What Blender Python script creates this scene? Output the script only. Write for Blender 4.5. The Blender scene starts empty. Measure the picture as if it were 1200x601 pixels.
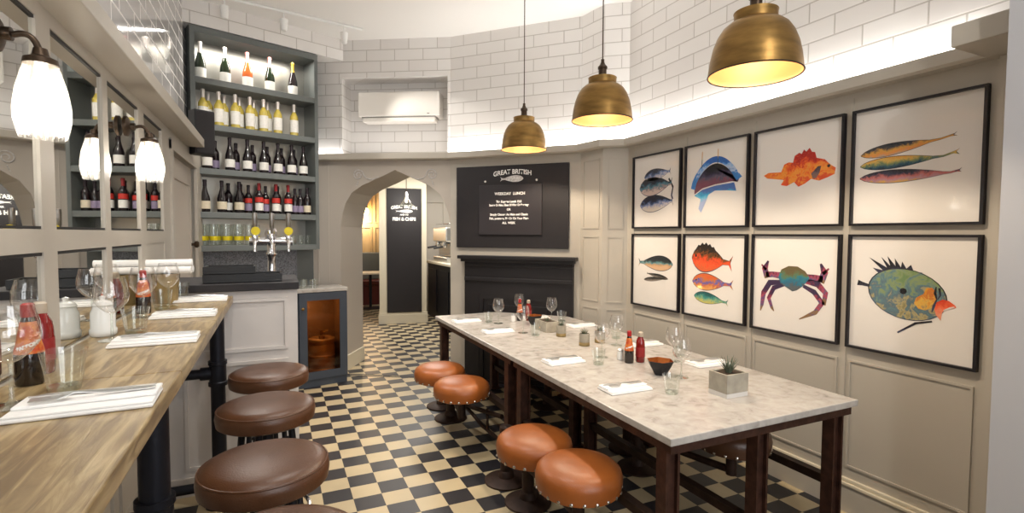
import bpy, bmesh, math, random
from mathutils import Matrix, Vector
random.seed(7)
S = bpy.context.scene
COL = S.collection
PI = math.pi

# ------------------------------------------------------------------ helpers
def lin(h):
    h = h.lstrip('#'); out = []
    for i in (0, 2, 4):
        c = int(h[i:i+2], 16) / 255
        out.append(c/12.92 if c <= .04045 else ((c+.055)/1.055)**2.4)
    return (*out, 1)

def mat(name, hexc, rough=.5, metal=0., noise=0., nscale=12., bump=0., bscale=60., coat=0., spec=.5, emit=0, hex2=None, stretch=None):
    m = bpy.data.materials.new(name); m.use_nodes = True
    nt = m.node_tree; b = nt.nodes['Principled BSDF']
    b.inputs['Base Color'].default_value = lin(hexc)
    b.inputs['Roughness'].default_value = rough; b.inputs['Metallic'].default_value = metal
    b.inputs['Coat Weight'].default_value = coat; b.inputs['Specular IOR Level'].default_value = spec
    if emit:
        b.inputs['Emission Color'].default_value = lin(hexc); b.inputs['Emission Strength'].default_value = emit
    if noise or bump or hex2:
        tc = nt.nodes.new('ShaderNodeTexCoord'); mp = nt.nodes.new('ShaderNodeMapping')
        nt.links.new(tc.outputs['Object'], mp.inputs['Vector'])
        if stretch: mp.inputs['Scale'].default_value = stretch
        n = nt.nodes.new('ShaderNodeTexNoise'); n.inputs['Scale'].default_value = nscale; n.inputs['Detail'].default_value = 5
        nt.links.new(mp.outputs['Vector'], n.inputs['Vector'])
        r = nt.nodes.new('ShaderNodeValToRGB'); c = lin(hexc); k = noise
        r.color_ramp.elements[0].position = .3; r.color_ramp.elements[1].position = .7
        r.color_ramp.elements[0].color = lin(hex2) if hex2 else (*[x*(1-k) for x in c[:3]], 1)
        r.color_ramp.elements[1].color = c if hex2 else (*[min(1, x*(1+k)) for x in c[:3]], 1)
        nt.links.new(n.outputs['Fac'], r.inputs['Fac']); nt.links.new(r.outputs['Color'], b.inputs['Base Color'])
        if bump:
            n2 = nt.nodes.new('ShaderNodeTexNoise'); n2.inputs['Scale'].default_value = bscale; n2.inputs['Detail'].default_value = 4
            nt.links.new(mp.outputs['Vector'], n2.inputs['Vector'])
            bp = nt.nodes.new('ShaderNodeBump'); bp.inputs['Strength'].default_value = bump; bp.inputs['Distance'].default_value = .01
            nt.links.new(n2.outputs['Fac'], bp.inputs['Height']); nt.links.new(bp.outputs['Normal'], b.inputs['Normal'])
    return m

def glass_mat(name, tint='#ffffff', frost=0., edge=.75, base=.06):
    """thin clear glass: see-through, shiny, denser where seen edge-on"""
    m = bpy.data.materials.new(name); m.use_nodes = True; nt = m.node_tree; nt.nodes.clear()
    out = nt.nodes.new('ShaderNodeOutputMaterial'); tr = nt.nodes.new('ShaderNodeBsdfTransparent')
    gl = nt.nodes.new('ShaderNodeBsdfGlossy'); gl.inputs['Roughness'].default_value = .05
    gl.inputs['Color'].default_value = (.95, .95, .95, 1)
    lw = nt.nodes.new('ShaderNodeLayerWeight'); lw.inputs['Blend'].default_value = .25
    mr = nt.nodes.new('ShaderNodeMapRange'); mr.inputs['From Min'].default_value = .12; mr.inputs['To Min'].default_value = base; mr.inputs['To Max'].default_value = edge
    nt.links.new(lw.outputs['Facing'], mr.inputs['Value'])
    t = lin(tint); tr.inputs['Color'].default_value = t
    mx = nt.nodes.new('ShaderNodeMixShader')
    nt.links.new(mr.outputs['Result'], mx.inputs[0]); nt.links.new(tr.outputs[0], mx.inputs[1]); nt.links.new(gl.outputs[0], mx.inputs[2])
    last = mx
    if frost:
        df = nt.nodes.new('ShaderNodeBsdfTranslucent'); df.inputs['Color'].default_value = (.95, .93, .9, 1)
        m2 = nt.nodes.new('ShaderNodeMixShader'); m2.inputs[0].default_value = frost
        nt.links.new(mx.outputs[0], m2.inputs[1]); nt.links.new(df.outputs[0], m2.inputs[2]); last = m2
    nt.links.new(last.outputs[0], out.inputs[0])
    return m

class MB:
    def __init__(s): s.bm = bmesh.new()
    def box(s, x0, x1, y0, y1, z0, z1, bev=0, seg=2):
        v = [s.bm.verts.new((x, y, z)) for x in (x0, x1) for y in (y0, y1) for z in (z0, z1)]
        f = [s.bm.faces.new([v[i] for i in q]) for q in ((0,1,3,2),(4,6,7,5),(0,4,5,1),(2,3,7,6),(0,2,6,4),(1,5,7,3))]
        if bev:
            es = list({e for q in f for e in q.edges})
            bmesh.ops.bevel(s.bm, geom=es, offset=bev, segments=seg, affect='EDGES', profile=.5)
        return s
    def lathe(s, prof, seg=24, c=(0, 0, 0), cap0=True, cap1=True, ribs=0, ramp=0.):
        rings = []
        for r, z in prof:
            ring = []
            for i in range(seg):
                a = 2*PI*i/seg; rr = r*(1 + (ramp*math.cos(a*ribs) if ribs else 0))
                ring.append(s.bm.verts.new((c[0]+rr*math.cos(a), c[1]+rr*math.sin(a), c[2]+z)))
            rings.append(ring)
        for a, b in zip(rings, rings[1:]):
            for i in range(seg):
                j = (i+1) % seg; s.bm.faces.new((a[i], a[j], b[j], b[i]))
        if cap0 and prof[0][0] > 1e-6: s.bm.faces.new(rings[0][::-1])
        if cap1 and prof[-1][0] > 1e-6: s.bm.faces.new(rings[-1])
        return s
    def tube(s, pts, r, seg=10, closed=False):
        pts = [Vector(p) for p in pts]; n = len(pts); rings = []
        up = None
        for i, p in enumerate(pts):
            if closed: t = pts[(i+1) % n] - pts[i-1]
            else: t = pts[min(i+1, n-1)] - pts[max(i-1, 0)]
            t.normalize()
            if up is None:
                up = Vector((0, 0, 1)) if abs(t.z) < .9 else Vector((1, 0, 0))
            a = t.cross(up); a.normalize(); b = a.cross(t); up = b.copy()
            rr = r[i] if isinstance(r, (list, tuple)) else r
            rings.append([s.bm.verts.new(p + a*rr*math.cos(2*PI*k/seg) + b*rr*math.sin(2*PI*k/seg)) for k in range(seg)])
        pr = list(zip(rings, rings[1:])) + ([(rings[-1], rings[0])] if closed else [])
        for a, b in pr:
            for k in range(seg):
                j = (k+1) % seg; s.bm.faces.new((a[k], a[j], b[j], b[k]))
        if not closed:
            s.bm.faces.new(rings[0][::-1]); s.bm.faces.new(rings[-1])
        return s
    def cyl(s, p0, p1, r, seg=16): return s.tube([p0, p1], r, seg)
    def prism(s, poly, axis, a, b):
        """poly: 2-D outline; axis 'y': (x,z) extruded from y=a to y=b; axis 'z': (x,y) extruded in z"""
        mk = (lambda p, t: (p[0], t, p[1])) if axis == 'y' else ((lambda p, t: (p[0], p[1], t)) if axis == 'z' else (lambda p, t: (t, p[0], p[1])))
        v0 = [s.bm.verts.new(mk(p, a)) for p in poly]; v1 = [s.bm.verts.new(mk(p, b)) for p in poly]
        n = len(poly); s.bm.faces.new(v0); s.bm.faces.new(v1[::-1])
        for i in range(n):
            j = (i+1) % n; s.bm.faces.new((v0[i], v1[i], v1[j], v0[j]))
        return s
    def flat(s, poly, y):
        s.bm.faces.new([s.bm.verts.new((p[0], y, p[1])) for p in poly]); return s
    def ring(s, x0, x1, z0, z1, w, y0, y1):
        s.box(x0, x1, y0, y1, z0, z0+w); s.box(x0, x1, y0, y1, z1-w, z1)
        s.box(x0, x0+w, y0, y1, z0+w, z1-w); s.box(x1-w, x1, y0, y1, z0+w, z1-w); return s
    def xf(s, M):
        bmesh.ops.transform(s.bm, matrix=M, verts=s.bm.verts); return s
    def mesh(s, name, m, smooth=False):
        bmesh.ops.recalc_face_normals(s.bm, faces=s.bm.faces)
        me = bpy.data.meshes.new(name); s.bm.to_mesh(me); s.bm.free()
        if m: me.materials.append(m)
        if smooth:
            for p in me.polygons: p.use_smooth = True
            try: me.set_sharp_from_angle(angle=math.radians(40))
            except Exception: pass
        return me

def obj(name, mb, m, parent=None, M=None, smooth=False, label=None):
    me = mb.mesh(name, m, smooth) if isinstance(mb, MB) else mb
    o = bpy.data.objects.new(name, me); COL.objects.link(o)
    if parent: o.parent = parent
    if M is not None: o.matrix_local = M
    if label: o['label'] = label
    return o

def tag(o, label, cat, group=None):
    o['label'] = label; o['category'] = cat
    if group: o['group'] = group
    return o

def thing(name, label, cat, loc=(0, 0, 0), rz=0., group=None, M=None):
    o = bpy.data.objects.new(name, None); COL.objects.link(o); o.empty_display_size = .05
    o.matrix_local = M if M is not None else Matrix.Translation(loc) @ Matrix.Rotation(rz, 4, 'Z')
    return tag(o, label, cat, group)

def struct(name, mb, m, M=None, smooth=False, parent=None):
    o = obj(name, mb, m, parent, M, smooth)
    if not parent: o['kind'] = 'structure'
    return o

def dup(root, M, label, group=None):
    r = root.copy(); COL.objects.link(r); r.matrix_local = M; r['label'] = label
    if group: r['group'] = group
    for ch in list(root.children):
        c = ch.copy(); COL.objects.link(c); c.parent = r; c.matrix_parent_inverse = Matrix(); c.matrix_local = ch.matrix_local.copy()
        for g in list(ch.children):
            d = g.copy(); COL.objects.link(d); d.parent = c; d.matrix_local = g.matrix_local.copy()
    return r

def frame(ox, oy, dx, dy, oz=0):
    l = math.hypot(dx, dy); dx /= l; dy /= l
    return Matrix(((dx, -dy, 0, ox), (dy, dx, 0, oy), (0, 0, 1, oz), (0, 0, 0, 1)))
def T(x, y, z): return Matrix.Translation((x, y, z))
def RZ(a): return Matrix.Rotation(a, 4, 'Z')

def lettering(txt, size, m, parent, x, z, y, arch=0., name='lettering', bold=0., sx=1.):
    cu = bpy.data.curves.new('lettering', 'FONT'); cu.body = txt; cu.size = size; cu.align_x = 'CENTER'; cu.align_y = 'CENTER'; cu.offset = bold
    o = bpy.data.objects.new('tmp', cu); COL.objects.link(o)
    dg = bpy.context.evaluated_depsgraph_get(); dg.update()
    me = bpy.data.meshes.new_from_object(o.evaluated_get(dg)); bpy.data.objects.remove(o)
    for v in me.vertices:
        a, b = v.co.x*sx, v.co.y; v.co = (x + a, y, z + b - arch*a*a)
    me.materials.clear(); me.materials.append(m)
    return obj(name, me, m, parent)

# ------------------------------------------------------------------ materials
GREIGE = mat('greige_paint', '#b9b2a6', .45, bump=.02, bscale=90)
GREIGE_D = mat('greige_paint_arch', '#b8afa4', .5, bump=.02, bscale=90)
CREAM = mat('cream_trim_paint', '#d8cfb9', .4)
WHITE = mat('white_paint', '#f0eeea', .55)
PANELW = mat('white_panel_paint', '#cfc9c4', .45)
PALEGREY = mat('pale_grey_paint', '#b6b5b7', .5)
BLACKW = mat('black_painted_wood', '#161418', .5, bump=.05)
BLACKB = mat('blackboard', '#1d191c', .6)
BLACKB2 = mat('blackboard_panel', '#2a262a', .55)
SHELFG = mat('blue_grey_shelf_paint', '#676c6a', .45)
BLUEG = mat('slate_blue_paint', '#3f4651', .45)
CHALK = mat('white_lettering', '#f4f2ee', .7)
CHALKG = mat('grey_white_paint', '#c9c6c4', .7, noise=.3, nscale=60)
IRON = mat('dark_iron', '#22232a', .42, .6, bump=.1)
RUST = mat('brown_iron', '#4a3026', .5, .55, noise=.35, nscale=18, bump=.12)
RUSTD = mat('dark_brown_iron', '#38271f', .55, .5, noise=.35, nscale=18)
CHROME = mat('chrome', '#d8d8da', .12, 1.)
TAPH = mat('tap_handle_metal', '#8f8a84', .35, .8)
STEEL = mat('steel', '#cfcfce', .3, .85)
BRASS = mat('aged_brass', '#8f7040', .4, .9, noise=.3, nscale=7, bump=.04, stretch=(1, 1, 4))
BRASSIN = mat('brass_inside', '#f0c48c', .5, .35)
BRONZE = mat('dark_bronze', '#4a3c30', .4, .8)
TAN = mat('tan_leather', '#93501f', .38, noise=.12, nscale=9, bump=.08, bscale=160)
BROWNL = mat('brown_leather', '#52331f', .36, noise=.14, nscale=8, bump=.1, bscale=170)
STUD = mat('nickel_studs', '#cfcac2', .25, 1.)
LINEN = mat('white_linen', '#f1efec', .8, bump=.06, bscale=240)
CONC = mat('concrete', '#a8a192', .85, noise=.18, nscale=16, bump=.1)
PALEB = mat('pale_stone_base', '#dcd8d2', .8)
OCHRE = mat('ochre_glaze', '#917c50', .6, noise=.2, nscale=20)
SOIL = mat('soil', '#3a2c1e', .95, noise=.3, nscale=60)
SUCC = mat('succulent_green', '#59624f', .55, noise=.2, nscale=30)
COPPER = mat('copper', '#c9763f', .25, 1.)
REDPL = mat('red_plastic', '#a5141a', .35, noise=.05, nscale=4)
REDSAUCE = mat('red_sauce_glass', '#7c1210', .15, coat=.5)
WHITEPL = mat('white_plastic', '#efefec', .35)
ACW = mat('white_air_con_plastic', '#e9e4dc', .35)
GREYPL = mat('grey_plastic', '#8b8780', .5)
VINEG = mat('vinegar_glass', '#1c100d', .1, coat=.6)
ORANGEL = mat('orange_label', '#b3261a', .5, nscale=75, hex2='#d8862f')
CERAM = mat('white_ceramic', '#e9e9e5', .2, coat=.4)
DKGREEN = mat('dark_green_bottle_glass', '#1d2a16', .12, coat=.7)
DKRED = mat('dark_wine_bottle_glass', '#1a1114', .12, coat=.7)
PALEWINE = mat('straw_wine_glass', '#d3bd58', .15, coat=.7, noise=.15, nscale=14)
ROSE = mat('rose_wine_glass', '#c9642c', .15, coat=.7)
FOILW = mat('white_foil', '#d8cfc8', .35, .3)
FOILP = mat('pink_foil', '#d58f88', .3, .4)
FOILG = mat('gold_foil', '#c9a545', .3, .8)
FOILB = mat('black_foil', '#26191f', .35, .2)
FOILR = mat('red_foil', '#8e1f22', .35, .2)
LABELW = mat('white_label', '#efece4', .7, noise=.06, nscale=50)
LABELC = mat('cream_label', '#d9cdb4', .7, noise=.06, nscale=50)
LABELR = mat('red_label', '#c4342a', .6, noise=.1, nscale=50)
LABELP = mat('mauve_label', '#8d7f98', .6)
YELLOW = mat('yellow_print', '#d9c414', .5)
CAPGREY = mat('pale_cap', '#b5a895', .5)
SAUCELAB = mat('sauce_label', '#8f1a1c', .5)
AMBER = glass_mat('amber_glass', '#d8bd9c', base=.03, edge=.3)
GLASS = glass_mat('clear_glass', base=.11, edge=1.)
GLASSD = glass_mat('clear_glass_thick', '#f6f9f6', base=.11, edge=1.)
PICGLASS = glass_mat('picture_glass', base=.006, edge=.2)
SHADEG = glass_mat('ribbed_shade_glass', frost=.1, base=.16, edge=.85)
PAPER = mat('print_paper', '#e9e4de', .8)
FRAMEB = mat('black_frame', '#17141a', .35)
RUBBERB = mat('black_plastic', '#1b1b1d', .5)
OAK = mat('honey_timber', '#b59a70', .5, noise=.18, nscale=6, stretch=(1, 1, .2))
REDSEAT = mat('oxblood_leather', '#541a17', .4)
BULBW = mat('warm_bulb', '#ffd9a0', .5, emit=6)
BULBF = mat('white_bulb', '#fff0d8', .5, emit=12)
GLOBE = mat('corridor_bulb', '#ffc069', .5, emit=40)
KEGST = mat('keg_steel', '#c9a878', .4, .5)
CABIN = mat('cabinet_lining', '#80644a', .6)
MIRRORD = None

def mirror_mat():
    m = bpy.data.materials.new('mirror_glass'); m.use_nodes = True
    b = m.node_tree.nodes['Principled BSDF']; b.inputs['Base Color'].default_value = (.80, .80, .77, 1)
    b.inputs['Metallic'].default_value = 1; b.inputs['Roughness'].default_value = .015
    return m
MIRROR = mirror_mat()
MIRRORD = mirror_mat(); MIRRORD.name = 'dim_mirror'
_b = MIRRORD.node_tree.nodes['Principled BSDF']; _b.inputs['Base Color'].default_value = (.5, .49, .44, 1); _b.inputs['Roughness'].default_value = .34

def tile_mat(name, bw, rh, c1='#e9e6e2', c2='#efece8', mortar='#b3aca4', msize=.006, rough=.16):
    m = bpy.data.materials.new(name); m.use_nodes = True; nt = m.node_tree; b = nt.nodes['Principled BSDF']
    tc = nt.nodes.new('ShaderNodeTexCoord'); sx = nt.nodes.new('ShaderNodeSeparateXYZ'); cx = nt.nodes.new('ShaderNodeCombineXYZ')
    nt.links.new(tc.outputs['Object'], sx.inputs[0])
    ad = nt.nodes.new('ShaderNodeMath'); ad.operation = 'ADD'
    nt.links.new(sx.outputs['X'], ad.inputs[0]); nt.links.new(sx.outputs['Y'], ad.inputs[1])
    nt.links.new(ad.outputs[0], cx.inputs['X']); nt.links.new(sx.outputs['Z'], cx.inputs['Y'])
    br = nt.nodes.new('ShaderNodeTexBrick'); nt.links.new(cx.outputs[0], br.inputs['Vector'])
    br.inputs['Color1'].default_value = lin(c1); br.inputs['Color2'].default_value = lin(c2); br.inputs['Mortar'].default_value = lin(mortar)
    br.inputs['Scale'].default_value = 1; br.inputs['Brick Width'].default_value = bw; br.inputs['Row Height'].default_value = rh
    br.inputs['Mortar Size'].default_value = msize; br.inputs['Mortar Smooth'].default_value = .3; br.inputs['Bias'].default_value = 0
    nt.links.new(br.outputs['Color'], b.inputs['Base Color'])
    mr = nt.nodes.new('ShaderNodeMapRange'); mr.inputs['To Min'].default_value = rough; mr.inputs['To Max'].default_value = .7
    nt.links.new(br.outputs['Fac'], mr.inputs['Value']); nt.links.new(mr.outputs[0], b.inputs['Roughness'])
    bp = nt.nodes.new('ShaderNodeBump'); bp.invert = True; bp.inputs['Strength'].default_value = .5; bp.inputs['Distance'].default_value = .004
    nt.links.new(br.outputs['Fac'], bp.inputs['Height']); nt.links.new(bp.outputs[0], b.inputs['Normal'])
    return m
TILE = tile_mat('white_metro_tile', .31, .117, '#e4e0dc', '#eae7e3', '#bdb7b0', .0045)
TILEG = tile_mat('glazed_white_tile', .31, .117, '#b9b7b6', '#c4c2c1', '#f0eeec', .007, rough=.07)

def floor_mat():
    m = bpy.data.materials.new('checker_floor_tile'); m.use_nodes = True; nt = m.node_tree; b = nt.nodes['Principled BSDF']
    tc = nt.nodes.new('ShaderNodeTexCoord'); mp = nt.nodes.new('ShaderNodeMapping'); mp.vector_type = 'TEXTURE'
    mp.inputs['Location'].default_value = (.549, 3.177, .003); mp.inputs['Scale'].default_value = (.162, .147, 1)
    nt.links.new(tc.outputs['Object'], mp.inputs[0])
    ck = nt.nodes.new('ShaderNodeTexChecker'); ck.inputs['Scale'].default_value = 1
    ck.inputs['Color1'].default_value = lin('#222126'); ck.inputs['Color2'].default_value = lin('#baa987')
    ofs = nt.nodes.new('ShaderNodeVectorMath'); ofs.operation = 'ADD'; ofs.inputs[1].default_value = (100, 100, .5)
    nt.links.new(mp.outputs[0], ofs.inputs[0]); nt.links.new(ofs.outputs[0], ck.inputs['Vector'])
    n = nt.nodes.new('ShaderNodeTexNoise'); n.inputs['Scale'].default_value = 5; n.inputs['Detail'].default_value = 6
    nt.links.new(tc.outputs['Object'], n.inputs['Vector'])
    mr = nt.nodes.new('ShaderNodeMapRange'); mr.inputs['To Min'].default_value = .8; mr.inputs['To Max'].default_value = 1.12
    nt.links.new(n.outputs['Fac'], mr.inputs['Value'])
    mu = nt.nodes.new('ShaderNodeMix'); mu.data_type = 'RGBA'; mu.blend_type = 'MULTIPLY'; mu.inputs[0].default_value = 1
    nt.links.new(ck.outputs['Color'], mu.inputs[6]); nt.links.new(mr.outputs[0], mu.inputs[7])
    nt.links.new(mu.outputs[2], b.inputs['Base Color']); b.inputs['Roughness'].default_value = .42
    return m
FLOOR = floor_mat()

def marble_mat():
    m = bpy.data.materials.new('grey_marble'); m.use_nodes = True; nt = m.node_tree; b = nt.nodes['Principled BSDF']
    tc = nt.nodes.new('ShaderNodeTexCoord')
    n = nt.nodes.new('ShaderNodeTexNoise'); n.inputs['Scale'].default_value = 14; n.inputs['Detail'].default_value = 9; n.inputs['Roughness'].default_value = .6; n.inputs['Distortion'].default_value = .5
    nt.links.new(tc.outputs['Object'], n.inputs['Vector'])
    r = nt.nodes.new('ShaderNodeValToRGB'); e = r.color_ramp.elements
    e[0].position = .3; e[0].color = lin('#98918a'); e[1].position = .68; e[1].color = lin('#c2bdb6')
    k = r.color_ramp.elements.new(.45); k.color = lin('#b3ada6')
    nt.links.new(n.outputs['Fac'], r.inputs['Fac']); nt.links.new(r.outputs[0], b.inputs['Base Color']); b.inputs['Roughness'].default_value = .24
    return m
MARBLE = marble_mat()

def wood_top_mat():
    m = bpy.data.materials.new('pale_oak_top'); m.use_nodes = True; nt = m.node_tree; b = nt.nodes['Principled BSDF']
    tc = nt.nodes.new('ShaderNodeTexCoord'); mp = nt.nodes.new('ShaderNodeMapping'); mp.inputs['Scale'].default_value = (14, 1.6, 14)
    nt.links.new(tc.outputs['Object'], mp.inputs[0])
    n = nt.nodes.new('ShaderNodeTexNoise'); n.inputs['Scale'].default_value = 3.2; n.inputs['Detail'].default_value = 8; n.inputs['Distortion'].default_value = .8
    nt.links.new(mp.outputs[0], n.inputs['Vector'])
    r = nt.nodes.new('ShaderNodeValToRGB'); e = r.color_ramp.elements
    e[0].position = .36; e[0].color = lin('#786242'); e[1].position = .64; e[1].color = lin('#b39d74')
    k = e.new(.5); k.color = lin('#98815a')
    nt.links.new(n.outputs['Fac'], r.inputs['Fac']); nt.links.new(r.outputs[0], b.inputs['Base Color']); b.inputs['Roughness'].default_value = .3
    bp = nt.nodes.new('ShaderNodeBump'); bp.inputs['Strength'].default_value = .25; bp.inputs['Distance'].default_value = .004
    nt.links.new(n.outputs['Fac'], bp.inputs['Height']); nt.links.new(bp.outputs[0], b.inputs['Normal'])
    return m
OAKTOP = wood_top_mat()
SPECK = mat('speckled_grey_stone', '#9a9da3', .45, hex2='#4d5058', nscale=90)

# ------------------------------------------------------------------ frames of the walls (x along, -y into the room)
FA = frame(.643, 5.875, .86, -.51)          # wall with the pointed arch
FB = frame(1.697, 5.250, .689, -.724)       # wall with the fireplace
pB1 = FB @ Vector((1.42, 0, 0))
FK1 = frame(pB1.x, pB1.y, .046, -.302)
pK = FK1 @ Vector((.305, 0, 0))
FK2 = frame(pK.x, pK.y, 2.9-pK.x, 3.78-pK.y)
FR = frame(2.9, 3.78, 0, -1)                # wall with the fish prints; x = 3.78 - Y
FL = frame(-.617, 0, 0, 1)                  # mirror wall; x = Y
FS = frame(-.66, 5.37, .947, .321)          # bottle shelves
FC = frame(.19, 5.42, .97, .22)             # back bar cabinet
FP = frame(1.58, 8.78, .98, -.19)           # corridor pillar
HC = 3.62
CZ0, CZ1 = 2.33, 2.40

# ------------------------------------------------------------------ room shell
struct('floor', MB().box(-1.6, 5.5, -1.6, 12.5, -.08, 0), FLOOR)
struct('ceiling', MB().box(-1.6, 4.6, -1.6, 6.6, HC, HC+.08), WHITE)

# arch wall, lower: U-shaped outline round the pointed opening
arch_l = [(.0, 0), (.0, 1.62), (.02, 1.75), (.06, 1.88), (.13, 1.99), (.25, 2.07), (.43, 2.145)]
arch_r = [(1.226, 0), (1.226, 1.62), (1.206, 1.75), (1.17, 1.87), (1.11, 1.97), (1.0, 2.06), (.82, 2.14)]
poly_l = [(-.36, 0)] + arch_l + [(.618, 2.232), (.618, CZ0+.05), (-.36, CZ0+.05)]
poly_r = [(.618, CZ0+.05), (.618, 2.232)] + arch_r[::-1] + [(1.25, 0), (1.25, CZ0+.05)]
wa = MB().prism(poly_l, 'y', 0, .60).prism(poly_r, 'y', 0, .60)
wa.box(-.262, -.252, -.006, 0, 1.0, 2.3).box(-.14, -.132, -.004, 0, 1.0, 2.3)
struct('wall_arch', wa, GREIGE_D, FA)
wu = MB().box(-.36, .03, 0, .6, CZ0+.05, HC+.02).box(1.195, 1.25, 0, .6, CZ0+.05, HC+.02).box(.03, 1.195, 0, .6, 3.22, HC+.02).box(.03, 1.195, .24, .6, CZ0+.05, 3.22)
struct('wall_arch_tiled', wu, TILE, FA)
# fireplace wall
struct('wall_fireplace', MB().box(0, 1.42, 0, .3, 0, CZ0+.05), GREIGE, FB)
struct('wall_fireplace_tiled', MB().box(0, 1.42, 0, .3, CZ0+.05, HC+.02), TILE, FB)
k1 = MB().box(0, .305, 0, .2, 0, CZ0+.05)
for z0, z1 in ((.25, .86), (.92, 1.53), (1.6, 2.25)): k1.ring(.04, .265, z0, z1, .012, -.006, .002)
struct('wall_chimney_return', k1, GREIGE, FK1)
lk2 = math.hypot(2.9-pK.x, 3.78-pK.y)
k2 = MB().box(0, lk2, 0, .2, 0, CZ0+.05)
for z0, z1 in ((.25, .86), (.92, 1.53), (1.6, 2.25)): k2.ring(.04, lk2-.04, z0, z1, .012, -.006, .002)
struct('wall_corner', k2, GREIGE, FK2)
struct('wall_chimney_tiled', MB().box(0, .305, 0, .2, CZ0+.05, HC+.02), TILE, FK1)
struct('wall_corner_tiled', MB().box(0, lk2, 0, .2, CZ0+.05, HC+.02), TILE, FK2)
# right wall
LR = 5.1
wr = MB().box(-.05, LR, 0, .2, 0, CZ0+.05)
for i in range(7):
    a = .12 + i*.6275
    wr.ring(a, a+.565, .25, .858, .012, -.007, .002)
    wr.box(a-.046, a-.017, -.006, .002, .2, 2.3)
struct('wall_right', wr, GREIGE, FR)
struct('wall_right_tiled', MB().box(-.05, LR, 0, .2, CZ0+.05, HC+.02), TILE, FR)
struct('baseboard_right', MB().box(0, 2.78, -.022, .001, 0, .15), GREIGE, FR)
struct('trim_skirting_bead', MB().box(0, 2.78, -.03, .001, .15, .168, .004).box(0, 2.78, -.018, .001, .168, .19, .005), CREAM, FR)
struct('trim_pilaster', MB().box(2.62, 2.80, -.04, .001, 0, CZ0), GREIGE, FR)
struct('trim_pilaster_cap', MB().box(2.58, 3.0, -.34, .001, CZ0+.001, CZ1+.02, .004), GREIGE, FR)
struct('wall_right_return', MB().box(2.46, 3.1, -1.3, .975, 0, HC), PALEGREY)
struct('wall_front', MB().box(-1.6, .2, -1.5, -1.3, 0, HC).box(2.2, 3.1, -1.5, -1.3, 0, HC).box(.2, 2.2, -1.5, -1.3, 0, .9).box(.2, 2.2, -1.5, -1.3, 2.9, HC), GREIGE)
wf = MB().ring(.2, 2.2, .9, 2.9, .06, -1.44, -1.36)
wf.box(1.17, 1.23, -1.43, -1.37, .96, 2.84).box(.26, 2.14, -1.43, -1.37, 2.2, 2.25)
wo = struct('added_window_1', wf, BLACKW)  # unseen window, added to bring fill light in from behind
obj('pane', MB().box(.26, 2.14, -1.404, -1.398, .96, 2.84), PICGLASS, wo)

# cornice following the arch, fireplace, corner and right walls
pts = [FA @ Vector((-.36, 0, 0)), FA @ Vector((1.2245, 0, 0)), pB1, pK, Vector((2.9, 3.78, 0)), Vector((2.9, 1.15, 0))]
def offset(pts, d):
    out = []
    for i, p in enumerate(pts):
        ns = []
        for a, b in ((i-1, i), (i, i+1)):
            if a >= 0 and b < len(pts):
                t = (pts[b]-pts[a]).normalized(); ns.append(Vector((t.y, -t.x, 0)))
        n = sum(ns, Vector()) ; n.normalize(); k = d/max(.3, n.dot(ns[0]))
        out.append(p + n*k)
    return out
def sweep(mb, prof):
    """prof: closed outline of (offset into the room, z)"""
    cols = [[mb.bm.verts.new((p.x, p.y, z)) for p in offset(pts, d)] for d, z in prof]
    n = len(prof)
    for i in range(n):
        a, b = cols[i], cols[(i+1) % n]
        for k in range(len(pts)-1): mb.bm.faces.new((a[k], a[k+1], b[k+1], b[k]))
    mb.bm.faces.new([c[0] for c in cols]); mb.bm.faces.new([c[-1] for c in cols][::-1])
    return mb
struct('trim_cornice', sweep(MB(), [(-.02, CZ0), (.07, CZ0), (.085, CZ0+.012), (.085, CZ1), (.068, CZ1), (.068, CZ0+.04), (-.02, CZ0+.04)]), GREIGE)

# left wall with its raised frames, door recess and ledge
UP = [(.86, 1.34), (1.42, 1.925), (2.03, 2.537), (2.608, 3.124), (3.243, 3.71)]
wl = MB().box(-1.6, 3.98, 0, .2, 0, 1.17).box(-1.6, 3.98, .012, .2, 1.17, 2.215)
xs = [-1.6] + [v for p in UP for v in p] + [3.98]
for a, b in zip(xs[0::2], xs[1::2]): wl.box(a, b, 0, .013, 1.17, 2.215)
for a, b in UP: wl.box(a, b, 0, .013, 1.49, 1.557).box(a, b, 0, .013, 2.17, 2.215)
a, b = UP[4]; wl.box(a, b, .004, .013, 1.17, 1.49)
wl.box(5.1, 5.5, 0, .2, 0, 2.3).box(3.98, 5.1, 0, .2, 2.09, 2.3).box(3.98, 5.1, .06, .2, 0, 2.09)
wl.box(3.93, 4.0, -.014, .01, 0, 2.15).box(5.08, 5.15, -.014, .01, 0, 2.15).box(3.93, 5.15, -.016, .01, 2.09, 2.16)
for a0 in (-.2, .5, 1.2, 1.9, 2.6): wl.ring(a0, a0+.6, .3, 1.05, .02, -.012, .002)
struct('wall_left', wl, GREIGE, FL)
dr = MB().box(4.0, 5.08, .03, .062, .01, 2.085)
for z0, z1 in ((.15, .95), (1.1, 1.95)): dr.ring(4.12, 4.96, z0, z1, .02, .022, .032)
do = struct('door_1', dr, GREIGE_D, FL)
obj('door_knob', MB().lathe([(.012, 0), (.012, .02), (.026, .03), (.03, .045), (.02, .058), (0, .06)], 14).xf(Matrix.Translation((5.0, .03, 1.45)) @ Matrix.Rotation(PI/2, 4, 'X')), BRONZE, do, smooth=True)
lg = MB().box(-1.6, 4.69, -.115, .15, 2.215, 2.28, .004)
struct('trim_ledge', lg, GREIGE, FL)
struct('wall_left_tiled', MB().box(-1.6, 5.6, .103, .25, 2.25, HC+.02), TILEG, FL)
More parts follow.
